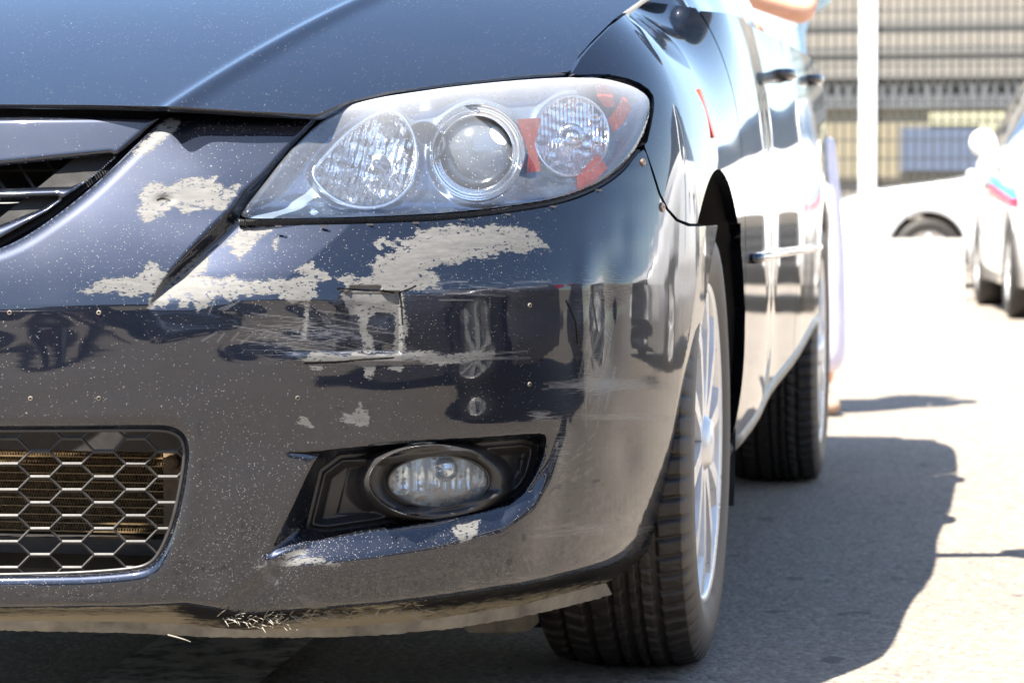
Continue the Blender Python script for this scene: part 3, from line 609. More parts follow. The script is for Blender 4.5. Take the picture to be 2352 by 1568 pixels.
for k in range(rows):
    zt = za-k*dz-.001; zl = zt-dz+.002; n = int((xb-xa)/.0017)
    for i in range(n):
        x = xa+i*(xb-xa)/n+rng.normal(0, .0003); z0, z1 = (zt, zl) if i % 2 else (zl, zt)
        x2 = xa+(i+1)*(xb-xa)/n; b0 = len(V); V += [(x, .203, z0), (x2, .203, z1), (x2, .225, z1), (x, .225, z0), (x+.0005, .2029, z0), (x2+.0005, .2029, z1)]; F += [(b0, b0+1, b0+2, b0+3), (b0, b0+1, b0+5, b0+4)]
mesh_obj('cooling_fins', V, F, 'radiator_fin', rad, False, kind='stuff')
m = MB(); m.box(((xa+xb)/2, .235, (za+zb)/2), ((xb-xa)/2+.04, .004, (za-zb)/2+.05)); m.obj('radiator_core_back', 'black_void', rad)
m = MB(); m.box((xb+.014, .21, (za+zb)/2), (.012, .014, (za-zb)/2+.02)); m.box((xb+.032, .22, (za+zb)/2), (.006, .012, (za-zb)/2+.02)); m.lathe([(0, -.01), (.009, -.01), (.009, .004), (.005, .006), (0, .006)], (xb+.014, .193, rp(400, 1060)[2]), (0, -1, 0), 14)
m.obj('radiator_bracket', 'bracket', rad)
m = MB(); p0 = rp(100, 1226); p1 = rp(100, 1262); m.box(((xa+xb)/2, .19, (p0[2]+p1[2])/2), ((xb-xa)/2+.06, .02, (p0[2]-p1[2])/2)); m.box(((xa+xb)/2, .25, p1[2]-.05), (.35, .01, .05))
m.obj('crossbar', 'black_plastic', car)
m = MB(); p0 = rp(200, 990); p1 = rp(200, 1036); m.box(((xa+xb)/2+.02, .17, (p0[2]+p1[2])/2+.004), ((xb-xa)/2+.05, .01, (p0[2]-p1[2])/2)); m.obj('air_guide', 'black_plastic', car)
# --- hood
HOOD = [(-9000, 238), (0, 240), (200, 241), (400, 245), (560, 255), (728, 263), (760, 249), (800, 232), (900, 209), (1050, 190), (1180, 176), (1300, 166), (1309, 164), (1330, 128), (1362, 92), (1410, 45), (1470, 0), (1560, -60), (1700, -150), (2100, -420), (2100, -9000), (-9000, -9000)]
def hoodz(x, y):
    ax = np.abs(x); xc = .325+.255*(y-.1); u = np.sqrt(np.maximum(ax-xc, 0)**2)
    k = np.sqrt((ax-xc)**2+.004**2)
    base = .7535+.40*(y-.09)-.115*np.maximum(y-.09, 0)**2
    return base+.030*np.clip(1-np.abs(ax-xc)/.10, 0, 1)**1.0*0-.135*(ax-xc+k)/2-.30*((ax-xc+k)/2)**2+.0060*np.exp(-((ax-xc)/.014)**2)-.012*(ax < xc)*(1-ax/.4)*0
nx, ny = 360, 300; xs = np.linspace(-.9, .9, nx); ys = .0+1.36*np.linspace(0, 1, ny)**1.25; X, Y = np.meshgrid(xs, ys); X = X.ravel(); Y = Y.ravel(); Z = hoodz(X, Y)
V = np.stack([X, Y, Z], 1); qx, qy = project(np.stack([np.abs(X), Y, Z], 1)); f = np.minimum(sdf(qx, qy, HOOD), (1.30-.12*np.abs(X)**2-Y)*1000)
f = np.minimum(f, (Y-.03)*3000)
V, T, A = clip(V, grid(nx, ny), f, {})
E = boundary(T); n = len(V); u, inv = np.unique(E, return_inverse=True); inv = inv.reshape(-1, 2); P = V[u]; mm = len(u)
V = np.vstack([V, P, P+np.array([0, .003, -.005]), P+np.array([0, .018, -.006])]); a_, b_ = inv[:, 0]+n, inv[:, 1]+n
T = np.vstack([T]+[q for k in (0, mm) for q in (np.stack([b_+k, a_+k, a_+mm+k], 1), np.stack([b_+k, a_+mm+k, b_+mm+k], 1))])
mesh_obj('hood', V, T, 'paint_body', car)
# --- fender, doors, quarter panel on both sides
def panel(name, y0, y1, z0, z1, mat='paint_body', pix=None, arches=True, nth=150, nz=110, sill=None, label=None, gap=.003, z1f=None):
    yy = np.linspace(y0-.05, min(y1+.05, 4.32), 400); 
    th0 = _invth(y0-.03); th1 = _invth(y1+.03); th = np.linspace(th0, th1, nth); zz = np.linspace(z0, z1, nz); TH, ZZ = np.meshgrid(th, zz); TH = TH.ravel(); ZZ = ZZ.ravel()
    P = bodyp(TH, ZZ); yb = P[:, 1]
    f = np.minimum(yb-(y0+gap), (y1-gap)-yb)*2000
    if arches:
        for wy, r in ((.88, .372), (3.52, .362)): f = np.minimum(f, (np.hypot(P[:, 1]-wy, (P[:, 2]-.325))-r)*2000)
        f = np.where((P[:, 2] < .3) & ((np.abs(yb-.88) < .36) | (np.abs(yb-3.52) < .35)), -1, f)
    if sill is not None: f = np.minimum(f, (P[:, 2]-sill(yb))*2000)
    if z1f is not None: f = np.minimum(f, (z1f(yb)-P[:, 2])*2000)
    if pix: f = np.minimum(f, pix(P))
    V, T, A = clip(P, grid(nth, nz), f, {})
    E = boundary(T); n = len(V); u, inv = np.unique(E, return_inverse=True); inv = inv.reshape(-1, 2); Q = V[u]; dr = Q-np.array([0, 1.6, .55]); dr /= np.linalg.norm(dr, axis=1)[:, None]
    V = np.vstack([V, Q, Q-dr*.018]); a_, b_ = inv[:, 0]+n, inv[:, 1]+n; m_ = len(u); T = np.vstack([T, np.stack([b_, a_, a_+m_], 1), np.stack([b_, a_+m_, b_+m_], 1)])
    V2 = V*np.array([-1, 1, 1])
    mesh_obj(name, V, T, mat, car, label=label); mesh_obj(name, V2, T[:, ::-1], mat, car)
_ty = np.linspace(.3, _th[-1], 3000); _yy = PC-Rf(_ty)*np.cos(_ty)
def _invth(y): return float(np.interp(y, _yy, _ty))
def fender_pix(P):
    qx, qy = project(P); f = -sdf(qx, qy, HOOD)-7
    f = np.minimum(f, -sdf(qx, qy, chaikin([(1050, 150), (1309, 172), (1395, 170), (1460, 184), (1500, 212), (1504, 245), (1496, 290), (1484, 340), (1300, 420), (900, 500)], 1)))
    seam = [(1000, 100), (1312, 174), (1400, 172), (1470, 300), (1481, 341), (1500, 395), (1516, 445), (1534, 480), (1556, 504), (1585, 515), (1700, 514), (1700, 2400), (1000, 2400)]
    return np.minimum(f, -sdf(qx, qy, seam)-1.5)
SILL = lambda y: np.interp(y, [0, 1.25, 3.1, 3.9, 4.4], [.2, .265, .40, .33, .33])
def belt(y): return np.interp(y, [.3, .9, 1.3, 1.6, 2.6, 3.4, 4.0, 4.4], [.90, .93, .95, .965, .985, 1.0, 1.0, .98])
panel('fender', .30, 1.22, .22, .95, pix=fender_pix, nth=260, nz=220)
panel('front_door', 1.22, 2.38, .22, 1.0, sill=SILL, z1f=belt)
panel('rear_door', 2.38, 3.28, .22, 1.02, sill=SILL, z1f=belt)
panel('quarter_panel', 3.28, 4.30, .25, 1.02, sill=SILL, z1f=belt)
# greenhouse: roof, glass, pillars, boot lid
root_c = []
st = [(1.28, .70, .945, .01), (1.5, .70, 1.07, .6), (1.85, .60, 1.27, 1), (2.15, .575, 1.39, 1), (2.6, .58, 1.44, 1), (3.0, .58, 1.43, 1), (3.35, .57, 1.37, 1), (3.7, .60, 1.22, 1), (3.98, .66, 1.06, .5), (4.25, .70, 1.02, .05)]
ys = np.linspace(1.28, 4.25, 60); S = np.array(st); hw = np.interp(ys, S[:, 0], S[:, 1]); hz = np.interp(ys, S[:, 0], S[:, 2])
V = []; 
for y, a, z in zip(ys, hw, hz):
    b_ = belt(y)-.01; xb_ = .80; ring = [(xb_, b_), (xb_-.02, b_+.015), (a+.02, z-.03) if z > b_+.06 else (a+.05, z+.0), (a-.03, z), (a*.5, z+.012), (0, z+.018)]
    ring = ring+[(-p, q) for p, q in ring[-2::-1]]; V += [(p, y, q) for p, q in ring]
F = []; nr = 11
Fg = []; Fb = []
for i in range(len(ys)-1):
    for k in range(nr-1):
        q = (i*nr+k, i*nr+k+1, (i+1)*nr+k+1, (i+1)*nr+k); side = k in (1, 8); y = ys[i]
        glass = (side and 1.45 < y < 3.75) or ((k not in (0, 9, 1, 8)) and (1.30 < y < 2.1 or 3.42 < y < 3.95))
        (Fg if glass else Fb).append(q)
mesh_obj('roof_and_pillars', V, Fb, 'paint_body', car); mesh_obj('window_glass', V, Fg, 'tinted_glass', car)
m = MB(); m.box((0, 4.30, .62), (.70, .03, .36)); m.box((0, 4.36, .42), (.72, .05, .18)); m.obj('rear_end', 'paint_body', car)
m = MB(); m.box((0, 2.35, .200), (.63, 1.95, .03)); m.box((0, 2.35, .30), (.74, 1.0, .05)); m.box((0, 1.28, .55), (.80, .015, .33)); m.box((0, 1.0, .55), (.5, .2, .12)); m.obj('floor_pan', 'black_void', car)
for s in (-1, 1):
    for wy in (.88, 3.52):
        m = MB()
        pr = [(.40, -.02), (.405, .0), (.405, .28)]; V = []; n = 22
        for k in range(n+1):
            a = math.pi*(-.12+.80*k/n)
            for x in (.862, .60): V.append((s*x, wy+.385*math.cos(a), .325+.385*math.sin(a)))
        m.add(V, [(2*k, 2*k+1, 2*k+3, 2*k+2) for k in range(n)])
        m.obj('wheel_arch_liner', 'black_void', car)
# side trim, handles, mirror, amber marker streak
for s in (1, -1):
    m = MB(); pts = [bodyp(_invth(y), .565)*np.array([s, 1, 1])+np.array([s*.004, 0, 0]) for y in np.linspace(1.3, 3.1, 14)]; m.tube(pts, .008, 8); m.obj('door_moulding', 'paint_body', car, smooth=True)
    m = MB(); pts = [bodyp(_invth(y), SILL(y)+.004)*np.array([s, 1, 1])-np.array([s*.012, 0, 0]) for y in np.linspace(1.24, 3.12, 14)]; m.tube(pts, .018, 8); m.obj('sill', 'grey_trim', car, smooth=True)
    for y, z in ((2.28, .905), (3.12, .94)):
        m = MB(); x = bodyp(_invth(y), z)[0]; m.tube([(s*(x-.01), y-.09, z), (s*(x+.016), y-.06, z), (s*(x+.02), y, z+.002), (s*(x+.016), y+.06, z), (s*(x-.01), y+.09, z)], [.007, .010, .011, .010, .007], 10); m.obj('door_handle', 'paint_body', car, smooth=True)
    m = MB(); m.lathe([(0, -.06), (.05, -.055), (.085, -.02), (.09, .02), (.085, .05), (0, .055)], (s*.98, 1.62, 1.16), (0, 1, .05), 24); m.tube([(s*.76, 1.60, 1.08), (s*.93, 1.62, 1.12)], [.03, .025], 10); m.obj('side_mirror', 'paint_body', car, smooth=True)
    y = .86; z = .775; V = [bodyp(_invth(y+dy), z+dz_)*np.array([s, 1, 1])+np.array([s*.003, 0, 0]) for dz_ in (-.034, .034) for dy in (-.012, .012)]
    m = MB(); m.hexa([V[0], V[1], V[3], V[2]], [v-np.array([s*.02, 0, 0]) for v in (V[0], V[1], V[3], V[2])]); m.obj('side_marker_streak', 'amber', car)  # amber marker stretched tall and thin to take in its reflection streak
# --- wheels
WR, WW = .316, .105
def wheel(cx, cy, s, parent=car):
    wl = tag(bpy.data.objects.new('wheel', None)); C.objects.link(wl); wl.parent = parent
    return wl
prof = []
for x, r in [(-.098, .222), (-.105, .235), (-.112, .262), (-.110, .285), (-.103, .300)]: prof.append((x, r, 0))
for x in np.linspace(-.098, .098, 112): prof.append((x, .3165-.010*abs(x/.098)**3.2, 1))
for x, r in [(.103, .300), (.110, .285), (.1125, .262), (.108, .243), (.103, .232), (.098, .222)]: prof.append((x, r, 0))
NTH = 880; prof = np.array(prof); th = np.linspace(0, 2*math.pi, NTH, endpoint=False)
PX_, TH_ = np.meshgrid(prof[:, 0], th); R_ = np.tile(prof[:, 1], (NTH, 1)); TR = np.tile(prof[:, 2], (NTH, 1)) > 0
g = np.zeros(R_.shape)
for c, w_ in ((-.070, .0028), (-.034, .0042), (.000, .0026), (.020, .0042), (.0385, .0026), (.0620, .0042)): g = np.maximum(g, np.clip(1.6-np.abs(PX_-c)/w_, 0, 1))
NBK = 70; ph = TH_*NBK/(2*math.pi)
def lat(phase, wid): q = np.abs((phase % 1)-.5)*2*math.pi*.316/NBK; return np.clip(1.6-np.abs(q-math.pi*.316/NBK)/wid, 0, 1) if False else np.clip(1.6-(.5-np.abs((phase % 1)-.5))*2*math.pi*.316/NBK/wid, 0, 1)
ax_ = np.abs(PX_)
g = np.maximum(g, lat(ph+PX_*3, .0034)*(PX_ > .062)); g = np.maximum(g, lat(ph+.3+PX_*6, .0032)*(PX_ < -.070)*1.)
g = np.maximum(g, .9*lat(ph+.4-PX_*14, .0026)*((PX_ > .0385) & (PX_ < .062))); g = np.maximum(g, .85*lat(ph+.1+PX_*16, .0024)*((PX_ > -.034) & (PX_ < .0385))); g = np.maximum(g, .85*lat(ph-PX_*12, .0024)*((PX_ > -.070) & (PX_ < -.034)))
g = np.maximum(g, .22*lat(ph*5+PX_*8, .0011)*(ax_ < .095))
R_ = R_-.008*g*TR; shoulder = (~TR) & (PX_ > .100) & (PX_ < .108) & (R_ > .29); R_ = R_-.003*lat(ph+PX_*3, .004)*shoulder
sidew = (~TR) & (R_ < .296)
TV = np.stack([PX_, -R_*np.cos(TH_), -R_*np.sin(TH_)], -1).reshape(-1, 3); npf = len(prof)
flat = TV[:, 2] < -.3118; TV[flat, 2] = -.3118
TF = [(i*npf+k, i*npf+k+1, ((i+1) % NTH)*npf+k+1, ((i+1) % NTH)*npf+k) for i in range(NTH) for k in range(npf-1)]
def make_wheel():
    wl = bpy.data.objects.new('wheel', None); C.objects.link(wl); wl.parent = car
    def loc(o): o.location = (0, 0, 0); return o
    t = loc(mesh_obj('tyre', TV, TF, 'rubber', wl)); t.data.materials.append(MATS['rubber_side'])
    mi = [1 if (k < 5 or k > 115) else 0 for i in range(NTH) for k in range(npf-1)]; t.data.polygons.foreach_set('material_index', mi)
    m = MB(); m.lathe([(.228, .099), (.224, .104), (.216, .100), (.212, .085), (.205, .05), (.200, -.02), (.205, -.08), (.222, -.10)], (0, 0, 0), (1, 0, 0), 72, up=(0, 1, 0)); loc(m.obj('rim', 'alloy', wl, smooth=True))
    for k in range(10):
        a = 2*math.pi*k/10+.2; d = np.array([0, math.cos(a), math.sin(a)]); tt = np.array([0, -math.sin(a), math.cos(a)]); X_ = np.array([1., 0, 0]); m = MB()
        A = lambda r, w_, x: [d*r+tt*w_+X_*x, d*r-tt*w_+X_*x, d*r-tt*w_*1.2+X_*(x-.03), d*r+tt*w_*1.2+X_*(x-.03)]
        s0, s1, s2, s3 = A(.03, .016, .100), A(.09, .011, .102), (A(.16, .013, .103)), A(.213, .022, .100)
        for p, q in ((s0, s1), (s1, s2), (s2, s3)): m.hexa(p, q)
        loc(m.obj('spoke', 'alloy', wl))
    m = MB(); m.lathe([(0, .112), (.028, .111), (.034, .106), (.052, .086), (.058, .05)], (0, 0, 0), (1, 0, 0), 32, up=(0, 1, 0)); loc(m.obj('hub_cap', 'alloy', wl, smooth=True))
    m = MB(); m.lathe([(0, .03), (.135, .03), (.135, .012), (0, .012)], (0, 0, 0), (1, 0, 0), 48, up=(0, 1, 0)); loc(m.obj('brake_disc', 'rusty_steel', wl))
    return wl
w0 = make_wheel()
def put_wheel(o, x, y, flipx=False, rz=0): o.location = (x, y-2.1, .3118); o.rotation_euler = (0, 0, (math.pi if flipx else 0)+rz)
put_wheel(w0, .752, .88, rz=.0)
for x, y, fl in ((.765, 3.52, False), (-.752, .88, True), (-.765, 3.52, True)):
    c = w0.copy(); C.objects.link(c); c.parent = car
    for ch in list(w0.children): d = ch.copy(); C.objects.link(d); d.parent = c
    put_wheel(c, x, y, fl)
m = MB(); m.add([at(x, y, .35) for x, y in [(1050, 1420), (1235, 1400), (1238, 1428), (1215, 1448), (1170, 1456), (1075, 1452)]]+[at(x, y, .37) for x, y in [(1050, 1420), (1235, 1400), (1238, 1428), (1215, 1448), (1170, 1456), (1075, 1452)]], [(0, 1, 2, 3, 4, 5), (6, 7, 8, 9, 10, 11), (1, 2, 8, 7), (2, 3, 9, 8), (3, 4, 10, 9), (4, 5, 11, 10)])
m.obj('suspension_bracket', 'dusty_plastic', car)
m = MB(); m.tube([(.66, .88, .31), (.2, .9, .33)], .035, 10); m.box((.5, .88, .22), (.16, .06, .02)); m.obj('axle_arm', 'rusty_steel', car)
#LAMPS
# --- headlight
hl = bpy.data.objects.new('headlight', None); C.objects.link(hl); hl.parent = car
def haze(X, Y): return {'haze': np.clip(.0+.8*np.exp(-np.clip(Y-ipy([(550, 500), (728, 280), (790, 245), (960, 211), (1182, 185), (1383, 179), (1490, 225)], X), 0, 400)/42.)*sm(700, 900, X)+.10*(1-sm(430, 500, Y)), 0, .8)}
sheet('lens', LENS, 4., lambda X, Y: round_lip(np.clip(sdf(X, Y, LENS), 0, None), 14, .007)-.002, 'headlight_lens', hl, rim=.02, attrs=haze)
def inset(P, d):
    P = np.array(P); c = P.mean(0); return [tuple(c+(p-c)*(1-d/np.linalg.norm(p-c))) for p in P]
REF1 = chaikin([(713, 399), (738, 366), (790, 310), (850, 268), (897, 251), (928, 270), (950, 310), (958, 360), (950, 410), (925, 450), (882, 474), (830, 479), (780, 466), (740, 438)], 2)
def ell(cx, cy, a, b, n=48, rot=0): return [(cx+a*math.cos(t)*math.cos(rot)-b*math.sin(t)*math.sin(rot), cy+a*math.cos(t)*math.sin(rot)+b*math.sin(t)*math.cos(rot)) for t in np.linspace(0, 2*math.pi, n, endpoint=False)]
REF2 = ell(1097, 352, 106, 113); REF3 = ell(1312, 312, 86, 92)
def hous(X, Y):
    e = .020+.024*sm(0, 60, sdf(X, Y, LENS))
    for c in (REF1, REF2, REF3): e = e-.010*np.clip(1-np.abs(sdf(X, Y, c))/16, 0, 1)
    return e+.010*np.exp(-((Y-480)/14)**2)
LIN = chaikin(inset(LENS, 3), 0)
sheet('lamp_housing', LIN, 5., hous, 'housing', hl, holes=[REF1, REF2, REF3], rim=.012)
def bowl(pts, depth, cx, cy, a, b, fac, seed):
    def f(X, Y):
        rr = ((X-cx)/a)**2+((Y-cy)/b)**2; e = .032+.00008*(cy-Y)+depth*(1-np.clip(rr, 0, 1))
        if fac == 'flute': e = e+.0030*np.abs(((X-cx)/9.0+.12*np.sin(Y/30)) % 1-.5)*2+.0010*ripple(X, Y, seed, 40)
        if fac == 'facet':
            e = e+.0036*np.abs(((X+.25*Y)/17) % 1-.5)*2*(.4+.6*(((Y/37+np.floor((X+.25*Y)/17)*.37) % 1)))+.0018*ripple(X, Y, seed, 60)
        return e
    return f
sheet('high_beam_reflector', REF1, 2.6, bowl(REF1, .024, 868, 378, 170, 130, 'facet', 4), 'chrome', hl, rim=.004, smooth=True)
sheet('turn_signal_reflector', REF3, 2.6, bowl(REF3, .020, 1315, 315, 92, 96, 'flute', 6), 'chrome', hl, rim=.004)
def ringo(name, pts, extra, r, mat): m = MB(); m.tube([at(x, y, extra) for x, y in pts], r, 8, True); return m.obj(name, mat, hl, smooth=True)
ringo('reflector_rim', REF1, .024, .0028, 'chrome'); ringo('reflector_rim', REF3, .024, .0022, 'chrome')
def disc(name, cx, cy, extra, prof_px, mat, n=56, ax=(.12, -1, .05), parent=hl, sx=1.):
    c = at(cx, cy, extra); s = (extra+float(bd(cx, cy)))/FPX; m = MB(); m.lathe([(r*s, -a*s) for r, a in prof_px], c, tuple(-np.array(ax)), n); return m.obj(name, mat, parent, smooth=True)
disc('projector_ring', 1095, 352, .032, [(110, 22), (112, 12), (106, 2), (98, 0), (92, 6), (88, 14), (86, 20), (84, 12), (82, 0), (80, -18)], 'chrome')
disc('projector_barrel', 1095, 352, .032, [(84, 0), (83, -60), (60, -80)], 'satin_chrome')
disc('projector_lens', 1095, 352, .034, [(0, 34), (18, 33), (36, 28), (54, 19), (68, 8), (78, -4), (81, -12)], 'projector_glass')
disc('inner_ring', 975, 330, .052, [(46, 40), (50, 20), (48, 10), (50, 0), (48, -10), (50, -20)], 'satin_chrome')
disc('bulb', 868, 378, .052, [(0, 42), (7, 40), (10, 30), (10, 0), (24, -2), (26, -10)], 'lamp_glass'); disc('bulb_socket', 872, 378, .056, [(20, 2), (23, 0), (24, -12), (20, -14)], 'grey_trim')
disc('bulb', 1316, 316, .042, [(0, 22), (10, 18), (17, 6), (18, -8)], 'chrome'); disc('bulb_socket', 1313, 314, .044, [(20, 6), (29, 4), (31, -4), (28, -12)], 'satin_chrome')
disc('position_bulb', 893, 296, .045, [(0, 14), (8, 10), (9, -6), (17, -8), (18, -14)], 'amber' if False else 'lamp_glass')
AM = [[(1365, 193), (1387, 187), (1405, 209), (1412, 245), (1387, 245), (1372, 222)], [(1432, 220), (1452, 249), (1432, 282), (1410, 305), (1396, 276), (1418, 245)], [(1187, 274), (1243, 271), (1228, 330), (1243, 392), (1209, 398), (1214, 352)], [(1325, 405), (1355, 372), (1374, 352), (1396, 387), (1361, 423), (1326, 440)]]
for p in AM: sheet('amber_piece', p, 3., lambda X, Y: .020+.0014*np.abs((X/7) % 1-.5)+.0014*np.abs((Y/7) % 1-.5), 'amber', hl, rim=.006)  # ribbed amber pieces set inside the lamp
# corrugated seal below the lens, tab screws
m = MB(); LB = chaikin([(548, 510), (600, 511), (737, 510), (915, 505), (1049, 498), (1182, 482), (1294, 462), (1374, 431), (1432, 391), (1466, 348)], 2, False)
m.tube([at(x, y, .012) for x, y in LB], .0035, 8); m.obj('lamp_seal', 'black_plastic', hl, smooth=True)
m = MB(); L_ = np.array(LB); cum = np.r_[0, np.cumsum(np.hypot(*np.diff(L_, axis=0).T))]
for s_ in np.arange(4, cum[-1]-200, 4.2):
    x = np.interp(s_, cum, L_[:, 0]); y = np.interp(s_, cum, L_[:, 1]); a, b = at(x, y-6, .006), at(x, y+7, .010); m.tube([a, b], .0007, 4)
m.obj('seal_ribs', 'black_plastic', hl, kind='stuff')
for k in range(8):
    x = 640+k*105; y = ipy(LB, x)+9; m = MB(); m.box(at(x, y, -.001), (.004, .001, .0011)); m.obj('seal_clip', 'grey_trim', hl)
def screw(px, py, r, name='screw'):
    c = at(px, py, float(relief(np.array([px*1.]), np.array([py*1.]))[0])-.0006); p1 = at(px+6, py); p2 = at(px, py-6); p0 = at(px, py); nrm = np.cross(p1-p0, p2-p0); nrm /= np.linalg.norm(nrm); nrm = nrm if nrm@FW < 0 else -nrm
    m = MB(); m.lathe([(0, .0012), (r*.2, .0012), (r*.25, .0022), (r*.8, .0022), (r, .001), (r, -.002)], c, nrm, 20); u = p1-p0; u /= np.linalg.norm(u); v_ = np.cross(nrm, u)
    m.obj(name, 'screw_metal', car, smooth=False)
screw(1477, 373, .0050); screw(1521, 476, .0062)
for x, y in ((22, 718), (227, 718), (70, 915), (227, 915), (684, 914), (1217, 701), (1216, 882)):   # drilled holes with a raised burr
    c = at(x, y, float(relief(np.array([x*1.]), np.array([y*1.]))[0])-.0004); p1, p2, p0 = at(x+6, y), at(x, y-6), at(x, y); nrm = np.cross(p1-p0, p2-p0); nrm /= np.linalg.norm(nrm); nrm = nrm if nrm@FW < 0 else -nrm
    m = MB(); m.lathe([(.0013, .0002), (.0017, .0012), (.0026, .0008), (.0030, -.001)], c, nrm, 14, mi=0); m.lathe([(0, .0003), (.0016, .0003)], c, nrm, 14, mi=1)
    m.obj('screw_hole', ['dusty_plastic', 'black_void'], car)
# --- fog lamp
fog = bpy.data.objects.new('fog_lamp', None); C.objects.link(fog); fog.parent = car
FL = ell(1007, 1105, 116, 60, 64, -.02)
def er(X, Y, cx=1007, cy=1105, a=116, b=60): return np.sqrt(((X-cx)/a)**2+((Y-cy)/b)**2)
PK = [(800, 1068), (848, 1062), (848, 1180), (772, 1182)]; PK2 = [(1190, 1052), (1212, 1050), (1205, 1100), (1192, 1090)]
def bez(X, Y):
    d = sdf(X, Y, FOG_IN); e = .040-.004*np.clip(1-np.abs(d-14)/7, 0, 1)+.012*sm(16, 34, d)
    r = er(X, Y, 1000, 1106, 152, 83); e = e-.044*(1-sm(.97, 1.22, r))*1.0
    rl = er(X, Y, 1000, 1106, 122, 66); e = e+.010*(1-sm(.95, 1.18, rl))
    e = e-.020*(1-sm(.80, 1.2, er(X, Y, 960, 1106, 150, 80)))*(r > 1.0)
    e = e+.003*sm(0, 4, sdf(X, Y, PK))+.003*sm(0, 4, sdf(X, Y, PK2)); return e
sheet('fog_lamp_bezel', chaikin([(735, 1040), (900, 1028), (1100, 1010), (1244, 998), (1240, 1062), (1218, 1116), (1184, 1152), (1100, 1174), (900, 1208), (690, 1238), (705, 1170)], 1), 2., bez, 'black_plastic', fog, holes=[FL], rim=.01)
sheet('fog_lens', ell(1007, 1105, 118, 62, 64, -.02), 4., lambda X, Y: .006+.010*np.clip(er(X, Y), 0, 1)**2, 'fog_glass', fog, rim=0)
def fref(X, Y):
    low = sm(1128, 1134, Y); fl_ = np.abs(((X-1007)/(34.)+.5) % 1-.5)*2
    return .032+.00016*(1105-Y)+.020*(1-np.clip(er(X, Y), 0, 1)**2)+(1-low)*.006*fl_**2-.006*low+.0003*ripple(X, Y, 9, 40)+low*.0008*np.abs((X/6.) % 1-.5)
sheet('fog_reflector', FL, 2.6, fref, 'fog_chrome', fog, rim=.0)
m = MB(); m.tube([at(x, y, .014) for x, y in FL], .0016, 6, True); m.obj('fog_lens_rim', 'black_plastic', fog, smooth=True)
disc('fog_bulb_shield', 1022, 1077, .024, [(0, 16), (14, 14), (24, 8), (29, -2), (29, -20)], 'satin_chrome', parent=fog); disc('fog_bulb', 1010, 1080, .018, [(0, 22), (5, 18), (7, 6), (7, -6)], 'lamp_glass', parent=fog)
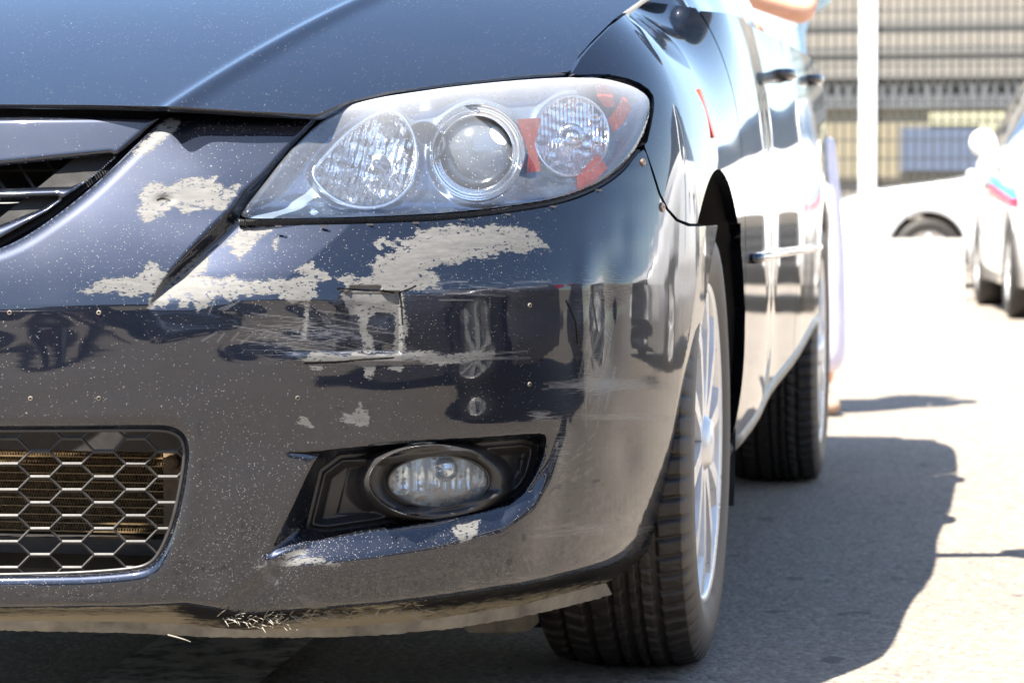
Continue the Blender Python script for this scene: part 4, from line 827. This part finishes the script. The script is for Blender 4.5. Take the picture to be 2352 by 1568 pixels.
# ------------------------------------------------------------------ generic parked cars (out of focus, and seen mirrored in the paint)
def parked_car(name, label, cat, loc, heading, paint, group, L=4.4, H=1.45, Wd=1.76, stripes=False, suv=False):
    root = empty(name, label, cat, loc, heading, group); hw = Wd/2
    # nose at local -y
    y = np.array([0, .06, .2, .6, 1.15, 1.35, 2.0, 2.3, 3.2, 3.6, 3.95, 4.15, 4.34, 4.4])/4.4*L-L/2
    bz = np.array([.62, .72, .80, .90, .97, .99, 1.0, 1.0, 1.01, 1.02, 1.03, 1.02, .92, .7])*(1.12 if suv else 1)
    tz = np.array([0, 0, 0, 0, 0, .02, .36, .44, .42, .34, .10 if not suv else .36, 0 if not suv else .2, 0, 0])*(H-1.02*(1.12 if suv else 1))/.44*.95
    wf = np.array([.72, .84, .93, .98, 1, 1, 1, 1, 1, 1, .98, .95, .90, .84])*hw
    yi = np.linspace(y[0], y[-1], 72); bz, tz, wf = (np.interp(yi, y, q) for q in (bz, tz, wf)); arch = [y[0]+.88/4.4*L, y[0]+3.5/4.4*L]
    V = []; F = []; Fg = []
    for i, yy in enumerate(yi):
        b_, t_, a = bz[i], tz[i], wf[i]; zb_ = .20
        for ac in arch:
            if abs(yy-ac) < .36: zb_ = max(zb_, .33+math.sqrt(.36**2-(yy-ac)**2))
        nose = min(1, min(i, 71-i)/5); zb_ = zb_+.15*(1-nose)
        ins = .22*min(1, t_/.3)
        ring = [(a*.80, zb_), (a*.985, zb_+.01), (a, max(.55, zb_+.02)), (a*.985, b_-.1 if b_-.1 > zb_+.04 else zb_+.05), (a*.93, b_), (a*.90, b_+.012), (a*.90-ins, b_+max(t_-.03, .013)), (a*.90-ins-.08, b_+t_+.014), (a*.4, b_+t_+.03), (0, b_+t_+.035)]
        ring += [(-p, q) for p, q in ring[-2::-1]]; V += [(p, yy, q) for p, q in ring]
    nr = 19
    for i in range(71):
        for k in range(nr-1):
            q = (i*nr+k, i*nr+k+1, (i+1)*nr+k+1, (i+1)*nr+k); mt = (tz[i]+tz[i+1])/2; ym = (yi[i]+yi[i+1])/2; slope = abs(tz[i+1]-tz[i]) > .006
            pil = any(abs(ym-pp) < .04 for pp in (y[0]+2.35/4.4*L,)); g_ = mt > .1 and ((k in (5, 12) and not pil) or (7 <= k <= 10 and slope))
            (Fg if g_ else F).append(q)
    F += [tuple(range(nr)), tuple((71)*nr+k for k in range(nr-1, -1, -1))]
    def ob(name_, V_, F_, m_, sm_=True): o = mesh_obj(name_, V_, F_, m_, root, sm_); o.location = (0, 0, 0); return o
    ob('body', V, F, paint); ob('window_glass', V, Fg, 'tinted_glass')
    def mo(mb, n_, mat_, smo=False): o = mb.obj(n_, mat_, root, smooth=smo); o.location = (0, 0, 0); return o
    m = MB(); m.box((0, 0, .30), (hw*.8, L/2-.2, .08)); mo(m, 'underbody', 'black_void')
    wmesh = None
    for s in (1, -1):
        for ac in arch:
            wl = bpy.data.objects.new('wheel', None); C.objects.link(wl); wl.parent = root; wl.location = (s*(hw-.11), ac, .32)
            m = MB(); m.lathe([(.20, .09), (.26, .11), (.30, .10), (.32, .08), (.32, -.08), (.30, -.10), (.20, -.10)], (0, 0, 0), (s, 0, 0), 36, up=(0, 1, 0)); o = m.obj('tyre', 'rubber', wl, smooth=True); o.location = (0, 0, 0)
            m = MB(); m.lathe([(.21, .095), (.20, .085), (.19, .04), (.05, .02), (.05, .07), (0, .075)], (0, 0, 0), (s, 0, 0), 30, up=(0, 1, 0))
            for k in range(8):
                a = 2*math.pi*k/8; d = np.array([0, math.cos(a), math.sin(a)]); t_ = np.array([0, -math.sin(a), math.cos(a)]); X_ = np.array([s*1., 0, 0])
                A = lambda r, w_: [d*r+t_*w_+X_*.085, d*r-t_*w_+X_*.085, d*r-t_*w_+X_*.05, d*r+t_*w_+X_*.05]
                m.hexa(A(.04, .018), A(.2, .024))
            o = m.obj('rim', 'alloy', wl); o.location = (0, 0, 0)
        m = MB(); m.lathe([(0, .03), (.07, .025), (.11, .0), (.12, -.05)], (s*hw*.68, y[0]+.06, .68*(1.1 if suv else 1)), (s*.25, -1, .25), 20); mo(m, 'headlight', 'lamp_glass', True)
        m = MB(); m.box((s*hw*.72, y[-1]+.0, .80), (.13, .03, .07)); mo(m, 'tail_lamp', 'stripe_red')
        m = MB(); m.lathe([(0, -.05), (.07, -.04), (.09, 0), (.08, .05), (0, .055)], (s*(hw+.10), y[0]+1.5/4.4*L, 1.03*(1.1 if suv else 1)), (0, 1, 0), 16); m.tube([(s*(hw-.06), y[0]+1.5/4.4*L, 1.0), (s*(hw+.06), y[0]+1.5/4.4*L, 1.0)], .02, 6); mo(m, 'side_mirror', paint, True)
        for yy in (2.3, 3.1): m = MB(); m.box((s*(hw+.012), y[0]+yy/4.4*L, .86), (.012, .09, .014)); mo(m, 'door_handle', 'grey_trim')
        if stripes:
            for z_, mt_ in ((.86, 'stripe_blue'), (.80, 'stripe_red')):
                m = MB(); m.hexa([(s*(hw+.004), -L/2+.45, z_-.10), (s*(hw+.004), -L/2+2.2, z_+.02), (s*(hw+.004), -L/2+2.2, z_+.07), (s*(hw+.004), -L/2+.45, z_-.05)], [(s*(hw-.02), -L/2+.45, z_-.10), (s*(hw-.02), -L/2+2.2, z_+.02), (s*(hw-.02), -L/2+2.2, z_+.07), (s*(hw-.02), -L/2+.45, z_-.05)]); mo(m, 'side_stripe', mt_)
    for k in range(4): m = MB(); m.box((0, y[0]+.005, .36+k*.075), (.42, .03, .018)); mo(m, 'grille_slat', 'black_plastic')
    m = MB(); m.box((0, y[0]+.02, .47), (.45, .025, .15)); mo(m, 'grille_recess', 'black_void')
    return root
# ------------------------------------------------------------------ ground
m = MB(); m.add([(-400, -400, 0), (400, -400, 0), (400, 400, 0), (-400, 400, 0)], [(0, 1, 2, 3)]); tag(m.obj('ground', 'asphalt'), kind='structure')
g1 = [ground_at(x, y, .004) for x, y in [(160, 1600), (-60, 1660), (1, 1750), (420, 1640), (700, 1470), (760, 1425), (500, 1425), (390, 1475)]]
g1 = [ground_at(x, y, .004) for x, y in [(-20, 1700), (430, 1700), (800, 1400), (470, 1400)]]
m = MB(); m.add(g1, [(0, 1, 2, 3)]); tag(m.obj('parking_line_marking', 'parking_paint'), kind='structure')
# ------------------------------------------------------------------ background
def gpos(px, D): r = ray(px, 505.); return CAM+r*D
def at_depth(px, D): p = CAM+ray(px, 505.)*D; return float(p[0]), float(p[1])
x, y = at_depth(2352, 17.2); parked_car('parked_white_car', 'white car with blue and red side stripes parked at the far right edge', 'car', (x+.66, y+.7, 0), math.radians(4), 'white_car_paint', 'white cars parked near the fence', stripes=True, suv=True, H=1.7)
x, y = at_depth(1905, 24.); parked_car('parked_white_car', 'low white sedan parked sideways behind the pale barrier by the wire fence', 'car', (x+2.15, y+.9, 0), math.radians(-82), 'white_car_paint', 'white cars parked near the fence', L=4.6, H=1.55)
x, y = at_depth(1890, 20.5)
tag(empty('concrete_barrier', 'low pale concrete barrier in front of the white sedan', 'barrier', (x, y, 0)))
cb = bpy.data.objects['concrete_barrier']
m = MB(); m.box((.55, 0, .24), (.55, .15, .24)); m.v = [(a, b*(1 if c < .1 else .7), c) for a, b, c in m.v]; o = m.obj('barrier_block', 'white_car_paint' if False else 'concrete', cb); o.location = (0, 0, 0)
# fence
fx0, fy = at_depth(1700, 28.)
fence = empty('wire_fence', 'tall dark wire mesh fence with white post behind the parked cars', 'fence', (fx0, fy, 0))
m = MB()
for k in range(44): m.box((-.4+k*.094, 0, 1.55), (.011, .004, 1.5))
for k in range(16): m.box((1.65, .006, .1+k*.196), (2.1, .004, .009))
o = m.obj('wire_mesh', 'fence_wire', fence, kind='stuff'); o.location = (0, 0, 0)
for px in (1640, 1994):
    x, _ = at_depth(px, 28.); m = MB(); m.box((x-fx0, -.06, 1.6), (.088, .04, 1.6)); o = m.obj('fence_post', 'post_white', fence); o.location = (0, 0, 0)
# building behind the fence
bx, by = at_depth(1950, 40.)
bld = empty('warehouse_building', 'beige building with a cream sign and blue window behind the wire fence', 'building', (bx, by, 0))
def lb(name, c, h, mat): m = MB(); m.box(c, h); o = m.obj(name, mat, bld); o.location = (0, 0, 0); return o
Z = lambda py: .626+(505-py)/FPX*40; XX = lambda px: (px-1950)/FPX*40/.985
lb('wall', (-3., .5, 3.), (6.6, .4, 3.0), 'wall_beige'); lb('lower_wall', (-3., .06, Z(330)), (6.6, .05, .55), 'wall_cream')
lb('cornice', (-3., -.10, Z(178)), (6.6, .2, .045), 'wall_grey'); lb('ledge', (-3., .02, Z(235)), (6.6, .1, .10), 'concrete')
lb('sign', ((XX(2280)+XX(2440))/2-1.0, -.05, Z(283)), (.58, .03, .15), 'sign_cream')
lb('window', ((XX(2068)+XX(2232))/2, -.05, Z(345)), (.56, .06, .32), 'window_blue'); lb('window_frame', ((XX(2068)+XX(2232))/2, -.02, Z(345)), (.60, .06, .36), 'wall_grey')
for k in range(2): lb('wall_band', (-3., .085, Z(120)+k*.42), (6.6, .03, .05), 'wall_grey')
for k in range(26): lb('railing_baluster', (-1.2+k*.17, -.12, Z(215)), (.03, .02, .13), 'concrete')
# ------------------------------------------------------------------ person behind the car
def skinned(name, joints, edges, mat, parent, sub=2):
    me = bpy.data.meshes.new(name); me.from_pydata([(j[0][0]-.22*max(0, j[0][2]-.8), j[0][1], j[0][2]) for j in joints], edges, []); o = bpy.data.objects.new(name, me); C.objects.link(o); me.materials.append(MATS[mat])
    md = o.modifiers.new('skin', 'SKIN'); md.use_smooth_shade = True
    for i, j in enumerate(joints):
        v_ = me.skin_vertices[0].data[i]; v_.radius = (j[1], j[2] if len(j) > 2 else j[1]); v_.use_root = (i == 0)
    s_ = o.modifiers.new('sub', 'SUBSURF'); s_.levels = sub; s_.render_levels = sub; o.parent = parent; return o
def person(label, loc, rz, reach=True, shirt='shirt', trousers='trousers', group=None):
    p = empty('person', label, 'person', loc, rz, group); LEAN = lambda j: (j[0]-.22*max(0, j[2]-.8), j[1], j[2])
    J = [((0, 0, .95), .11, .08), ((0, 0, 1.15), .11, .08), ((0, 0, 1.38), .17, .10), ((0, 0, 1.50), .055), ((0, -.02, 1.60), .075, .085), ((0, -.02, 1.72), .085, .095), ((0, -.02, 1.79), .05),
         ((.17, 0, 1.42), .055), ((-.17, 0, 1.42), .055), ((.12, -.20, 1.27), .042), ((-.10, -.34, 1.33), .032), ((-.19, -.37, 1.36), .035, .018),
         ((-.30, -.10, 1.22), .042), ((-.52, -.26, 1.33), .032), ((-.60, -.32, 1.36), .035, .018), ((.06, 0, .86), .075), ((-.09, 0, .86), .085), ((.09, -.01, .48), .05), ((-.10, -.01, .48), .055), ((.10, .02, .08), .038), ((-.10, .02, .08), .038)]
    E = [(0, 1), (1, 2), (2, 3), (3, 4), (4, 5), (5, 6), (2, 7), (2, 8), (7, 9), (9, 10), (10, 11), (8, 12), (12, 13), (13, 14), (0, 15), (0, 16), (15, 17), (16, 18), (17, 19), (18, 20)]
    skinned('body', J, E, 'skin', p)
    for h, d in (((-.19, -.37, 1.36), np.array([-.9, -.3, .1])), ((-.60, -.32, 1.36), np.array([-.8, -.5, .1]))):
        d = d/np.linalg.norm(d); sdv = np.cross(d, [0, 0, 1.] if abs(d[2]) < .8 else [1., 0, 0]); sdv /= np.linalg.norm(sdv)
        for k in range(4):
            b0 = np.array(h)+d*.03+sdv*(k-1.5)*.016; Lf = (.06, .075, .07, .055)[k]; skinned('finger', [(tuple(b0), .009), (tuple(b0+d*Lf*.5+[0, 0, -.004]), .008), (tuple(b0+d*Lf+[0, 0, -.014]), .006)], [(0, 1), (1, 2)], 'skin', p, 1)
        b0 = np.array(h)+sdv*.02; skinned('thumb', [(tuple(b0), .010), (tuple(b0+d*.03+sdv*.025), .009), (tuple(b0+d*.055+sdv*.03), .007)], [(0, 1), (1, 2)], 'skin', p, 1)
    skinned('shirt', [((0, 0, .78), .19, .15), ((0, 0, 1.15), .155, .115), ((0, 0, 1.38), .185, .12), ((0, 0, 1.46), .09), ((.19, 0, 1.41), .075), ((.17, -.12, 1.32), .066), ((-.19, 0, 1.41), .075), ((-.28, -.08, 1.26), .066)], [(0, 1), (1, 2), (2, 3), (2, 4), (4, 5), (2, 6), (6, 7)], shirt, p)
    skinned('trousers', [((0, 0, .95), .14, .11), ((.06, 0, .84), .10), ((-.10, 0, .84), .105), ((.09, -.01, .48), .085), ((-.105, -.01, .48), .085), ((.105, .01, .12), .075), ((-.105, .01, .12), .075)], [(0, 1), (0, 2), (1, 3), (2, 4), (3, 5), (4, 6)], trousers, p)
    for s in (1, -1): skinned('shoe', [((s*.10, .05, .045), .042), ((s*.10, -.06, .04), .045, .035), ((s*.11, -.17, .03), .04, .026)], [(0, 1), (1, 2)], 'shoe', p)
    skinned('hair', [((0, .01, 1.74), .10), ((0, -.01, 1.80), .07), ((0, .05, 1.66), .07)], [(0, 1), (0, 2)], 'hair', p)
    for s in (1, -1): m = MB(); m.lathe([(0, .008), (.012, .005), (.014, -.004)], (s*.032, -.105, 1.70), (0, -1, 0), 10); o = m.obj('eye', 'black_void', p, smooth=True); o.location = (0, 0, 0)
    m = MB(); m.tube([(0, -.105, 1.70), (0, -.125, 1.665), (0, -.108, 1.655)], [.008, .013, .008], 8); o = m.obj('nose', 'skin', p, smooth=True); o.location = (0, 0, 0)
    m = MB(); m.box((0, -.103, 1.63), (.022, .006, .005)); o = m.obj('mouth', 'stripe_red', p); o.location = (0, 0, 0)
    return p
gp = ground_at(1905, 955.); person('person in a light blue shirt and pale trousers standing behind the dark car', (float(gp[0])-.125, float(gp[1])+.1, 0), math.radians(8))
# ------------------------------------------------------------------ the rest of the lot, seen only as reflections in the dark paint, and an added sky blocker
parked_car('reflected_car', 'grey car mirrored in the bumper corner, parked alongside', 'car', (3.15, -1.6, 0), math.radians(3), 'grey_car_paint', 'cars around the lot mirrored in the paint')
parked_car('reflected_car', 'tall white car mirrored in the fender, parked further along the side', 'car', (3.7, 5.6, 0), math.radians(2), 'white_car_paint', 'cars around the lot mirrored in the paint', L=5.0, H=2.1, suv=True)
parked_car('reflected_car', 'dark red car mirrored below the bumper crease', 'car', (-1.6, -10.5, 0), math.radians(190), 'dark_red_paint', 'cars around the lot mirrored in the paint')
parked_car('reflected_car', 'dark blue car mirrored beside the scraped corner', 'car', (1.6, -11.5, 0), math.radians(172), 'dark_blue_paint', 'cars around the lot mirrored in the paint')
parked_car('reflected_car', 'grey car mirrored at the left part of the bumper', 'car', (-5.2, -10.5, 0), math.radians(182), 'grey_car_paint', 'cars around the lot mirrored in the paint')
b2 = empty('added_sky_block', 'added dark building behind the camera, shuts out low sky and mirrors in the bumper', 'building', (-4, -34, 0))  # added unseen building, cuts low sky light to deepen the shade
m = MB(); m.box((0, 0, 3.6), (40, 4, 3.6)); o = m.obj('wall', 'wall_grey', b2); o.location = (0, 0, 0)
m = MB(); m.box((0, 0, 7.32), (40.5, 4.4, .12)); o = m.obj('roof', 'concrete', b2); o.location = (0, 0, 0)
for k in range(12): m = MB(); m.box((-33+k*6, 4.02, 1.8), (1.6, .06, 1.3)); o = m.obj('window', 'tinted_glass', b2); o.location = (0, 0, 0)
